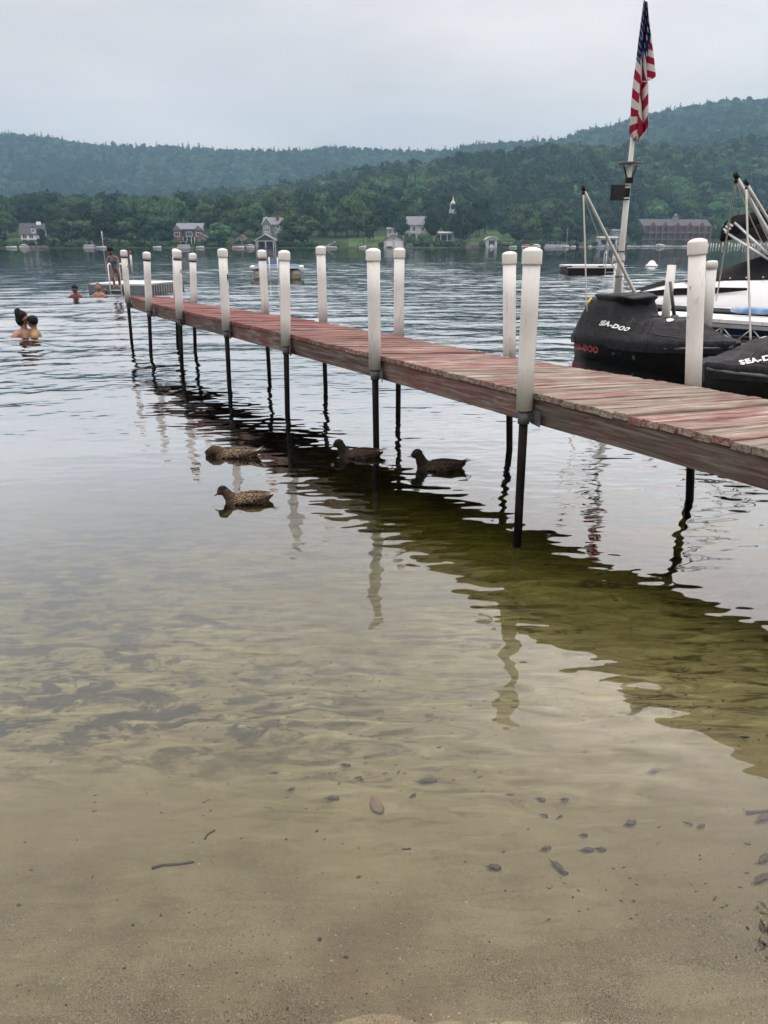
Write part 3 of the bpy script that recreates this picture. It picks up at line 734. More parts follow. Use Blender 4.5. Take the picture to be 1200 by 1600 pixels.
# 8 white belfry above the trees
p = at_shore(706, 52); gz = ground(p.x, p.y)
r = thing('church_belfry', 'white pointed belfry showing above the treetops', 'belfry', (p.x, p.y, gz))
zt = zat(327, p.y) - gz
MB().box((0, 0, zt / 2 - 0.6), (3.4, 3.4, zt + 1.0)).build('tower', M_WHITE, r)
for sx_ in (-1, 1):
    for sy_ in (-1, 1): MB().box((sx_ * 1.2, sy_ * 1.2, zt + 1.0), (0.35, 0.35, 2.4)).build('belfry_post', M_WHITE, r)
MB().box((0, 0, zt + 0.9), (1.5, 1.5, 2.0)).build('bell_chamber', M_NAVY, r)
MB().lathe([(1.9, zt + 2.2), (1.0, zt + 3.2), (0.3, zt + 4.4), (0.06, zt + 6.0)], n=8).build('spire', M_WHITE, r)
# 9 houses up the slope
for (u, bk, v, w, lb) in ((789, 228, 318, 8, 'small white cottage high on the wooded slope above the lawn'),
                          (812, 205, 323, 12, 'grey low house on a terrace below the hillside cottage'),
                          (862, 230, 316, 13, 'pale roofed house high in the trees above the shore boats'),
                          (884, 235, 318, 7, 'smallest grey cottage at the right end of the hillside row')):
    p = at_shore(u, bk); zz = zat(v, p.y)
    h = gable_house('hillside_house', lb, 'house', u, bk, w, 7, 3.0, 2.6, M_WHITE if u != 812 else M_GREYW, M_ROOFG, 'x' if u != 884 else 'y', 0.1, ((-w * 0.25, 1.6, 1.4, 1.3), (w * 0.2, 1.6, 1.4, 1.3)), z=zz, base=8)
# pale stone terraces below the cottage
for (u, v, w) in ((806, 330, 14), (812, 336, 9)):
    p = at_shore(u, 190 - v + 325); p.z = zat(v, p.y); tag(MB().box((p.x, p.y, p.z - 2), (w, 3, 5)).build('terrace_wall', M_STONE), 'pale stone terrace wall on the slope, ' + ('upper one below the cottage' if v < 333 else 'lower one among the trees'), 'wall')
# 10 small white boathouse
h = gable_house('boathouse', 'little white arched boathouse standing by the stone landing', 'boathouse', 767, -1, 5.0, 5, 3.2, 1.1, M_WHITE, M_WHITE, 'y', 0, (), z=0.2, base=1.0)
MB().box((0, -2.55, 1.7), (2.6, 0.1, 2.4)).build('boat_door', M_NAVY, h); MB().box((0, -2.62, 0.55), (1.6, 0.1, 1.3)).build('ramp_gate', M_TRIM, h)
b = MB()
for k in range(7):
    a0, a1 = math.pi * k / 7, math.pi * (k + 1) / 7
    b.hexa([(-2.7 * math.cos(a0), -2.7, 3.2 + 1.2 * math.sin(a0)), (-2.7 * math.cos(a0), 2.6, 3.2 + 1.2 * math.sin(a0)), (-2.7 * math.cos(a1), 2.6, 3.2 + 1.2 * math.sin(a1)), (-2.7 * math.cos(a1), -2.7, 3.2 + 1.2 * math.sin(a1)),
            (-2.9 * math.cos(a0), -2.7, 3.2 + 1.4 * math.sin(a0)), (-2.9 * math.cos(a0), 2.6, 3.2 + 1.4 * math.sin(a0)), (-2.9 * math.cos(a1), 2.6, 3.2 + 1.4 * math.sin(a1)), (-2.9 * math.cos(a1), -2.7, 3.2 + 1.4 * math.sin(a1))])
b.build('arched_roof', M_TRIM, h)
# 11 garage and grey shed by the little beach
h = gable_house('boat_garage', 'open white boat garage with flat roof on the sandy landing', 'garage', 947, 8, 10, 6, 3.4, 0.4, M_WHITE, M_WHITE, 'x', 0, (), base=1.5)
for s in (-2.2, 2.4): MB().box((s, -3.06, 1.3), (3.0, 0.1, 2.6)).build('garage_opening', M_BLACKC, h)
h = gable_house('shed', 'grey flat shed behind the open white boat garage', 'shed', 966, 18, 9, 6, 5.6, 0.3, M_GREYW, M_GREYW, 'x', 0, (), base=1.5)
# 12 brick hotel: three storeys of balconied bays
uL, uR = 1003, 1107
p0, p1 = at_shore(uL, 14), at_shore(uR, 8); mid = (p0 + p1) / 2; d_ = p1 - p0; W = d_.length; ang = math.atan2(d_.y, d_.x)
mid.z = ground(mid.x, mid.y) - 1.2
r = thing('hotel', 'long red brick hotel of three balconied storeys with dark gabled roof', 'hotel', mid, ang)
HH = 10.6; st = HH / 3
MB().box((0, 6, HH / 2), (W, 11, HH)).build('wall', M_RED, r)
q = MB(); q.gable((0, 6, HH), W, 11, 3.6, 'x', over=0.6); q.build('roof', M_ROOFD, r)
nb = 11; bw = W / nb
for k in range(nb):
    x = -W / 2 + bw * (k + 0.5)
    if k % 2 == 1:
        gb = MB(); gb.add([(x - bw * 0.55, 0.1, HH - 0.2), (x + bw * 0.55, 0.1, HH - 0.2), (x, 0.1, HH + 2.3), (x - bw * 0.55, 5, HH - 0.2), (x + bw * 0.55, 5, HH - 0.2), (x, 5, HH + 2.3)], [(0, 1, 2), (0, 2, 5, 3), (1, 4, 5, 2)]); gb.build('gable', M_RED, r)
    for s_ in range(3):
        z = st * s_ + 1.6
        MB().box((x, 0.46, z), (bw * 0.62, 0.1, 2.1)).build('balcony_window', M_PANE, r)
        MB().box((x, -0.45, z - 0.75), (bw * 0.8, 0.06, 0.75)).build('balcony_rail', M_ROOFD, r)
for k in range(nb + 1): MB().box((-W / 2 + bw * k, -0.3, HH / 2), (0.45, 1.5, HH)).build('pilaster', M_REDW, r)
for s_ in range(1, 3): MB().box((0, -0.35, st * s_), (W - 0.5, 1.36, 0.28)).build('balcony_floor', M_TAN, r)
MB().box((1.5, 6, HH + 3.6), (2.6, 2.6, 2.2)).build('cupola', M_GREYW, r); MB().lathe([(2.1, HH + 4.7), (0.1, HH + 6.6)], (1.5, 6, 0), 4).build('cupola_roof', M_ROOFG, r)
MB().box((-W / 2 - 1.4, 4, 5), (2.4, 5, 9)).build('stair_tower', M_GREYW, r)
tag(MB().box((at_shore(1098, 4).x, at_shore(1098, 4).y, 2.6), (8, 4, 0.4)).box((at_shore(1098, 4).x, at_shore(1098, 4).y, 1.2), (7, 3, 2.4)).build('tent_pavilion', M_TAN), 'low tan roofed kiosk on the lawn right of the hotel', 'kiosk')
# 13 pavilion at the right edge
p = at_shore(1192, 1); p.z = 0.3
r = thing('pavilion', 'tan lakeside pavilion with a grey hipped roof at right edge', 'pavilion', p)
MB().box((0, 0, 2.4), (15, 12, 5.2)).build('wall', M_TAN, r)
MB().add([(-8.5, -7, 5), (8.5, -7, 5), (8.5, 7, 5), (-8.5, 7, 5), (-3, 0, 10), (3, 0, 10)], [(0, 1, 5, 4), (2, 3, 4, 5), (0, 4, 3), (1, 2, 5), (0, 3, 2, 1)]).build('roof', M_ROOFG, r)
for x in range(-6, 7, 3): MB().box((x, -6.06, 2.6), (1.8, 0.1, 2.4)).build('window', M_PANE, r)
for x in (-7.5, -4.5, -1.5, 1.5, 4.5, 7.5): MB().box((x, -6.12, 2.4), (0.4, 0.2, 5)).build('pillar', M_TAN, r)
# boat slips: a row of white mooring piles before the pavilion
r = thing('boat_slips', 'row of pale mooring piles and a low walkway before the pavilion', 'jetty', (0, 0, 0))
for k in range(22):
    u = 1102 + k * 4.6 + R.uniform(-1, 1); p = at_shore(u, -9)
    MB().tube([(p.x, p.y, -1), (p.x, p.y, R.uniform(1.6, 2.6))], 0.22, 6).build('pile', M_TRIM, r)
p, q_ = at_shore(1100, -7), at_shore(1206, -7)
MB().hexa([(p.x, p.y, 0.4), (q_.x, q_.y, 0.4), (q_.x, q_.y + 2, 0.4), (p.x, p.y + 2, 0.4), (p.x, p.y, 0.6), (q_.x, q_.y, 0.6), (q_.x, q_.y + 2, 0.6), (p.x, p.y + 2, 0.6)]).build('walkway', M_GREYW, r)
# stone landings and retaining walls
for (u0, u1, hh, lb, m) in ((728, 748, 2.0, 'square grey stone landing left of the little arched boathouse', M_STONE), (360, 400, 1.6, 'low reddish retaining wall left of the dark boathouse', M_REDW),
                           (556, 577, 0.8, 'stone steps and wall along the lawn edge', M_STONE), (631, 645, 1.7, 'pale stone quay beside the white boathouse', M_STONE), (905, 975, 0.5, 'narrow sandy landing before the white boat garage', mat('landing_sand', (0.46, 0.38, 0.28), 0.9, (0.36, 0.30, 0.22), 0.4)),
                           (40, 75, 1.0, 'stony bank wall below the white house', M_STONE)):
    p, q_ = at_shore(u0, 0), at_shore(u1, 0)
    b = MB(); n = max(2, int((q_ - p).length / 1.6))
    for row in range(2 if hh > 0.9 else 1):
        for k in range(n):
            a = p.lerp(q_, (k + (0.5 if row else 0)) / n); c = p.lerp(q_, min(1, (k + 1 + (0.5 if row else 0)) / n)); zh = hh / (2 if hh > 0.9 else 1)
            b.box(((a.x + c.x) / 2, a.y + R.uniform(-.1, .1), zh * (row + 0.5) - 0.1), ((c - a).length * 0.96, 2.2, zh * 0.97))
    tag(b.build('stone_wall' if m is M_STONE else ('beach_landing' if hh == 0.5 else 'retaining_wall'), m), lb, 'wall' if hh != 0.5 else 'landing')

# ---------------------------------------------------------------- lawns
def lawn(u0, u1, b0, b1, lb):
    n = 14; b = MB(); rows = []
    for j in range(6):
        bk = lerp(b0, b1, j / 5); row = []
        for i in range(n + 1):
            u = lerp(u0, u1, i / n); q = at_shore(u, bk + 1.2 * math.sin(i * 2.1 + j)); row.append((q.x, q.y, ground(q.x, q.y) + 0.06))
        rows.append(row)
    b.loft(rows, closed=False)
    o = b.build('lawn', M_LAWN); o['kind'] = 'structure'; return o
t = NT('lawn_grass'); M_LAWN = t.pbsdf(t.ramp(t.noise(t.world(), 0.3, 4), [(0.4, (0.050, 0.092, 0.028)), (0.62, (0.082, 0.130, 0.040))]), 0.9, 0.1)
lawn(545, 602, 2, 40, ''); lawn(640, 705, 4, 20, ''); lawn(735, 812, 3, 60, ''); lawn(1050, 1100, 1.5, 9, ''); lawn(16, 40, 2, 9, '')

# ---------------------------------------------------------------- trees along the shore, each one a thing
crowns = {}
crowns['round'] = [crown_mesh('crown', 100 + i, 10.5, 9.5, 2.6, 17, 62, 0.55) for i in range(4)]
crowns['dark'] = [crown_mesh('crown', 120 + i, 9.0, 10.5, 2.2, 16, 62, 0.52, M_LEAF_D) for i in range(3)]
crowns['pine'] = [pine_mesh('crown', 140 + i, 6.6, 14.5, 2.2, 12, 44, 0.55) for i in range(3)]
crowns['yellow'] = [crown_mesh('crown', 160, 10, 9, 2.6, 15, 60, 0.55, M_LEAF_Y)]
crowns['shade'] = [crown_mesh('crown', 170 + i, 11, 8.5, 5.2, 15, 60, 0.52, M_LEAF_D) for i in range(2)]
trunks = [trunk_mesh('trunk', 200 + i, 10, 0.28) for i in range(3)]
LM = [(-60, 'the far left bank'), (57, 'the white house'), (110, 'the left bend'), (150, 'the grey pontoon boats'), (215, 'the red channel marker'), (300, 'the red and blue house'), (378, 'the summer house'),
      (424, 'the grey gabled house'), (480, 'the gabled house bank'), (520, 'the slide boat'), (575, 'the open lawn'), (615, 'the white boathouse'), (650, 'the large white house'), (695, 'the porch wing'), (738, 'the stone landing'),
      (768, 'the little arched boathouse'), (825, 'the red covered boat'), (885, 'the moored sailboat'), (947, 'the white boat garage'), (1010, 'the hotel left end'), (1060, 'the hotel'), (1110, 'the hotel right end'), (1150, 'the boat slips'), (1195, 'the hipped pavilion'), (1290, 'the far right bank')]
ADJ = {'round': 'full rounded green tree', 'dark': 'dense dark green tree', 'pine': 'pointed dark evergreen', 'yellow': 'yellowing broad tree', 'shade': 'tall shade tree with bare lower trunk'}
n_tree = 0
def tree(u, back, kind, h, w=None, row=0, lb=None):
    global n_tree
    p = at_shore(u, back); p.z = ground(p.x, p.y) - 0.2
    lm = min(LM, key=lambda a: abs(a[0] - u)); side = 'straight behind' if abs(u - lm[0]) < 7 else ('left of' if u < lm[0] else 'right of')
    if row == 0: side = 'at the waterside ' + (side if side != 'straight behind' else 'beside')
    elif row == 2: side = 'in the back row ' + side
    lab = lb or f'{ADJ[kind]} {side} {lm[1]}'
    r = thing('pine_tree' if kind == 'pine' else 'broadleaf_tree', lab, 'tree', p, R.uniform(0, 6.28), 'trees along the far shore')
    me = R.choice(crowns[kind]); base = {'round': 12.1, 'dark': 12.7, 'pine': 16.7, 'yellow': 11.6, 'shade': 13.7}[kind]
    k = h / base; kw = k if w is None else w / 10.0
    r.scale = (kw, kw, k)
    c = link('crown', me, None, r); link('trunk', R.choice(trunks), None, r)
    n_tree += 1
CLEAR0 = [(2, 82), (268, 332), (355, 452), (496, 600), (600, 712), (724, 812), (905, 985), (995, 1112), (1112, 1215)]
CLEAR1 = [(34, 76), (282, 326), (412, 448), (600, 622), (632, 664), (672, 712), (560, 598), (752, 800), (932, 975), (1000, 1108), (697, 715)]
def free(u, zones): return not any(a <= u <= b for a, b in zones)
u = -70
while u < 1290:                                            # waterside row
    S = shore(u); st_ = 19 * 335 / S
    if free(u, CLEAR0): tree(u, R.uniform(6, 11), R.choices(['round', 'dark', 'pine'], [5, 3, 1])[0], R.uniform(8.5, 13.5), R.uniform(9.5, 12.5), row=0)
    u += st_ * R.uniform(0.75, 1.25)
u = -70
while u < 1290:                                            # second row, behind the houses
    S = shore(u); st_ = 21 * 335 / S
    if free(u, CLEAR1): tree(u, R.uniform(34, 46), R.choices(['round', 'dark', 'pine'], [5, 3, 2])[0], R.uniform(11, 16.5), row=1)
    u += st_ * R.uniform(0.7, 1.2)
u = -70
while u < 1290:                                            # back row
    S = shore(u); st_ = 20 * 335 / S
    if not (780 < u < 806 or 697 < u < 715): tree(u, R.uniform(64, 84), R.choices(['round', 'dark', 'pine'], [5, 3, 2])[0], R.uniform(12, 18), row=2)
    u += st_ * R.uniform(0.7, 1.2)
# trees that stand out in the photograph
for (u, bk, kind, h, w, lb) in (
        (66, 8, 'dark', 6.5, 5.0, 'small dark tree standing in front of the white house'),
        (583, 16, 'round', 11.5, 7.5, 'slim stemmed round tree alone on the open lawn'),
        (628, 20, 'dark', 11.0, 7.0, 'dark tree between white boathouse and large white house'),
        (673, 17, 'dark', 12.5, 8.5, 'broad dark tree before the right half of the large white house'),
        (708, 20, 'dark', 12.0, 9.0, 'dark full tree hiding the right end of the porch wing'),
        (722, 12, 'round', 11.5, 8, 'round green tree between the porch wing and stone landing'),
        (748, 40, 'shade', 17.0, 11, 'tall twin crowned shade tree on the sloping lawn'),
        (757, 52, 'shade', 18.5, 11.5, 'tallest shade tree behind the little arched boathouse'),
        (785, 30, 'shade', 8.5, 5.5, 'small forked shade tree at the lawn edge'),
        (432, 176, 'yellow', 19, 17, 'yellowing broad tree on the slope behind the grey gabled house'),
        (806, 9, 'dark', 9.0, 8, 'bushy dark tree right of the sloping lawn'),
        (1112, 14, 'round', 14.5, 11, 'bright round tree covering the right end of the hotel'),
        (1132, 10, 'dark', 13.5, 10, 'dark tree between the hotel and the hipped pavilion'),
        (1160, 16, 'round', 12.5, 10, 'green tree close left of the hipped pavilion'),
        (978, 30, 'dark', 15, 12, 'dark tree between the white boat garage and hotel')):
    tree(u, bk, kind, h, w, 1, lb)
print('shore trees', n_tree)
# bushes along the water
bush_me = [crown_mesh('bush', 300 + i, 3.6, 2.0, -0.2, 7, 34, 0.3, M_LEAF if i else M_LEAF_D) for i in range(3)]
for u in list(range(634, 724, 9)) + list(range(-20, 40, 9)) + list(range(84, 268, 8)) + list(range(336, 356, 8)) + list(range(452, 496, 8)) + list(range(776, 812, 9)) + list(range(812, 905, 8)) + list(range(985, 1004, 8)) + list(range(1050, 1100, 9)) + [405, 438, 446, 752, 327, 322]:
    uu = u + R.uniform(-3, 3); p = at_shore(uu, R.uniform(2.5, 4.0)); lm = min(LM, key=lambda a: abs(a[0] - uu))
    o = bpy.data.objects.new('bush', R.choice(bush_me)); C.objects.link(o); o.location = (p.x, p.y, ground(p.x, p.y) - 0.1); k = R.uniform(0.7, 1.35); o.scale = (k * 1.2, k, k * R.uniform(0.8, 1.3)); o.rotation_euler = (0, 0, R.uniform(0, 6))
    tag(o, f'low green bush on the bank {"left" if uu < lm[0] else "right"} of {lm[1]}', 'bush', 'bushes along the far waterline')

# shrubs round the house fronts
for (uu, bk, k, lb) in ((41, 6, 1.1, 'shrub at the left corner of the white house'), (50, 7, 0.8, 'shrub below the white house porch'), (74, 8, 1.2, 'shrub at the right corner of the white house'), (283, 6, 1.2, 'shrub at the left wing of the red and blue house'), (296, 6, 0.8, 'low shrub before the dark blue middle of the long house'), (309, 6, 1.0, 'shrub before the right wing of the red and blue house'), (326, 7, 1.5, 'tall shrub right of the tan garage'), (400, 5, 1.3, 'shrub left of the dark boathouse'), (437, 8, 1.5, 'tall shrub before the grey gabled house'), (446, 11, 2.0, 'big shrub at the right corner of the grey gabled house'), (370, 6, 1.1, 'shrub at the summer house terrace'), (386, 7, 1.2, 'shrub right of the summer house'), (595, 3, 0.9, 'shrub left of the white boathouse'), (622, 14, 1.3, 'shrub behind the white boathouse'), (643, 15, 1.3, 'shrub at the left porch of the large white house'), (662, 15, 1.6, 'tall shrub before the large white house'), (685, 14, 0.9, 'shrub before the porch wing'), (755, 4, 1.1, 'shrub left of the little arched boathouse'), (779, 4, 1.3, 'shrub right of the little arched boathouse'), (930, 5, 1.2, 'shrub left of the white boat garage'), (958, 6, 0.9, 'shrub right of the white boat garage'), (1016, 4, 1.3, 'shrub before the left hotel bays'), (1092, 4, 1.8, 'tall shrub before the right hotel bays'), (1176, 2.5, 1.2, 'shrub at the left side of the hipped pavilion')):
    p = at_shore(uu, bk); o = bpy.data.objects.new('bush', R.choice(bush_me)); C.objects.link(o); o.location = (p.x, p.y, ground(p.x, p.y) - 0.1); o.scale = (k, k, k * R.uniform(0.9, 1.2)); o.rotation_euler = (0, 0, R.uniform(0, 6)); tag(o, lb, 'bush')
# ---------------------------------------------------------------- boats on the far shore
def hull_mb(L_, B, h, bowr=0.35):
    rings = []
    for k in range(9):
        t = k / 8; x = -L_ / 2 + L_ * t; w = B / 2 * (1 - max(0, (t - 0.45) / 0.55) ** 2.2 * 0.96); z = h * (1 + bowr * t * t)
        kz = -0.35 * (1 - max(0, (t - 0.7) / 0.3) ** 2 * 0.8)
        rings.append([(x, -w, z), (x, -w * 0.86, 0.05), (x, 0, kz), (x, w * 0.86, 0.05), (x, w, z), (x, w * 0.85, z * 0.98), (x, 0, z * 0.86), (x, -w * 0.85, z * 0.98)])
    return MB().loft(rings)
def far_boat(u, off, L_, kind, lb, rz=None, cover=None):
    L_ *= 0.82; p = at_shore(u, off); rz = R.choice([0.1, math.pi + 0.1, 0.4]) if rz is None else rz
    r = thing({'pontoon': 'pontoon_boat', 'sail': 'sailboat'}.get(kind, 'motor_boat'), lb, 'boat', (p.x, p.y, 0.05), rz)
    if kind == 'pontoon':
        for s in (-1, 1): MB().tube([(-L_ / 2, s * 0.9, 0.12), (L_ / 2 - 0.5, s * 0.9, 0.12), (L_ / 2, s * 0.9, 0.3)], [0.36, 0.36, 0.1], 8).build('pontoon', M_ALU, r)
        MB().box((0, 0, 0.58), (L_ - 0.4, 2.5, 0.14)).build('deck', M_GREYW, r); MB().box((0, -1.2, 1.0), (L_ - 0.8, 0.06, 0.7)).box((0, 1.2, 1.0), (L_ - 0.8, 0.06, 0.7)).build('side_fence', M_HULLW, r)
        MB().box((-0.2, 0, 2.5), (L_ * 0.5, 2.4, 0.12)).build('canopy', cover or M_GREYW, r)
        for s in (-1, 1):
            for q in (-1, 1): MB().tube([(q * L_ * 0.22, s * 1.1, 1.2), (q * L_ * 0.2, s * 1.1, 2.5)], 0.05, 5).build('canopy_pole', M_ALU, r)
        return r
    hull_mb(L_, L_ * 0.32, 0.62).build('hull', M_HULLW, r)
    if kind == 'sail':
        MB().tube([(0.3, 0, 0.6), (0.3, 0, 9.5)], [0.09, 0.05], 6).build('mast', M_ALU, r); MB().tube([(0.3, 0, 1.7), (-2.2, 0, 1.6)], 0.12, 6).build('boom', M_HULLW, r); MB().box((0.6, 0, 0.95), (1.8, 1.1, 0.45), taper=0.8).build('cabin', M_HULLW, r)
    elif kind == 'cover':
        MB().loft([[(x, -w, 0.85), (x, 0, z), (x, w, 0.85), (x, 0, 0.7)] for x, w, z in ((-L_ / 2, L_ * .16, 1.0), (-L_ * .1, L_ * .175, 1.55), (L_ * .15, L_ * .16, 1.5), (L_ * .45, L_ * .04, 1.1))]).build('cover', cover or M_REDC, r)
    else:
        MB().add([(0.2, -L_ * .13, 0.85), (0.2, L_ * .13, 0.85), (-0.2, L_ * .11, 1.5), (-0.2, -L_ * .11, 1.5), (1.0, 0, 0.9)], [(0, 1, 2, 3), (0, 3, 4), (1, 4, 2), (3, 2, 4)]).build('windshield', M_PANE, r)
        MB().box((-L_ * .25, 0, 1.0), (0.8, L_ * .2, 0.5), taper=0.85).build('seat', M_NAVY, r); MB().box((-L_ * .5 - 0.2, 0, 0.7), (0.5, 0.5, 0.9)).build('outboard_motor', M_BLACKC, r)
        if kind == 'tower':
            for s in (-1, 1): MB().tube([(-0.6, s * 0.8, 0.8), (-0.4, s * 0.7, 2.2), (-0.9, s * 0.7, 2.2)], 0.06, 5).build('tower_leg', M_ALU, r)
            MB().box((-0.7, 0, 2.25), (1.5, 1.8, 0.1)).build('tower_top', cover or M_BLACKC, r)
    return r
far_boat(17, -8, 5, 'open', 'low white motor boat tied at the far left bank', 0.2); far_boat(37, -6, 4.5, 'cover', 'grey covered boat just below the white house', 3.1, M_GREYW)
far_boat(140, -7, 6, 'pontoon', 'pale pontoon boat left of the shore mast', 0.1); far_boat(157, -8, 5, 'open', 'white boat between pontoon boat and shore mast', 0.3)
far_boat(245, -8, 4, 'open', 'small white skiff left of the red and blue house', 0.2)
far_boat(287, -8, 6.5, 'pontoon', 'tan pontoon boat under a wide pale awning', 0.05, mat('pale_awning', (0.62, 0.56, 0.48), 0.8, (0.5, 0.45, 0.38), 1))
far_boat(312, -9, 4, 'open', 'little white runabout right of the tan awning boat', 0.3); far_boat(372, -6, 6, 'open', 'long white boat by the reddish retaining wall', 0.0); far_boat(391, -6, 4, 'cover', 'grey covered boat left of the dark boathouse', 0.1, M_GREYW)
b = far_boat(517, -16, 6.5, 'tower', 'white boat with a raised slide and blue hull stripe', math.pi - 0.2)
MB().tube([(-1.8, 0, 2.3), (0.2, 0.3, 1.4), (1.6, 0.5, 0.6)], 0.3, 6).build('slide', M_HULLW, b); MB().box((0, -1.17, 0.45), (4.5, 0.05, 0.35)).build('hull_stripe', M_BLUE, b)
far_boat(566, -3, 4, 'open', 'small white boat against the lawn wall', 0.1)
far_boat(801, -8, 4.5, 'tower', 'white boat with low tower left of the red covered boat', 0.1, M_GREYW); far_boat(823, -10, 5.5, 'cover', 'motor boat under a bright red cover', math.pi, M_REDC); far_boat(838, -9, 5, 'cover', 'motor boat under a white cover next to the red one', 0.0, M_HULLW)
far_boat(860, -8, 6.5, 'pontoon', 'first grey pontoon boat right of the white covered boat', 0.1); far_boat(875, -8, 6, 'pontoon', 'second grey pontoon boat, next to the sailboat', 0.05)
far_boat(885, -22, 6.5, 'sail', 'small white sailboat with bare mast lying at its mooring', -1.3); far_boat(895, -6, 4, 'open', 'low white boat right of the sailboat', 0.2)
far_boat(921, -4, 5, 'open', 'white boat drawn up left of the boat garage', 0.8); far_boat(938, -8, 5, 'cover', 'blue covered boat before the boat garage', 0.1, M_BLUE)
far_boat(968, -7, 5, 'open', 'white boat tied right of the boat garage', 0.2)
for k, (u, kd, lb) in enumerate(((990, 'tower', 'long white boat with tower left of the hotel'), (1004, 'open', 'white bow rider before the first hotel bays'), (1019, 'open', 'low white boat before the hotel, third from its left end'), (1031, 'cover', 'white covered boat before the hotel middle'), (1047, 'tower', 'black topped tower boat before the hotel'), (1063, 'cover', 'dark covered boat right of the tower boat'), (1080, 'open', 'last white boat before the right end of the hotel'))):
    far_boat(u, -9 - (k % 3), 8 if kd != 'cover' else 7, kd, lb, 0.1 if k % 2 else math.pi + 0.1, M_HULLW if u == 1031 else M_BLACKC)
# poles on the shore
for (u, bk, v, lb) in ((161, -2, 361, 'thin pale mast standing on the left bank'), (568, 10, 333, 'wooden utility pole at the left of the open lawn'), (473, 12, 338, 'pale street lamp pole among the trees')):
    p = at_shore(u, bk); zt = zat(v, p.y); r = thing('shore_mast' if u != 568 else 'utility_pole', lb, 'pole', (p.x, p.y, 0)); MB().tube([(0, 0, -0.5), (0, 0, zt)], 0.13, 6).build('pole', M_TRIM if u != 568 else M_BARK, r)
    MB().box((0, 0, zt - 0.5), (1.6 if u != 161 else 0.6, 0.12, 0.12)).build('crossarm', M_TRIM if u != 568 else M_BARK, r)
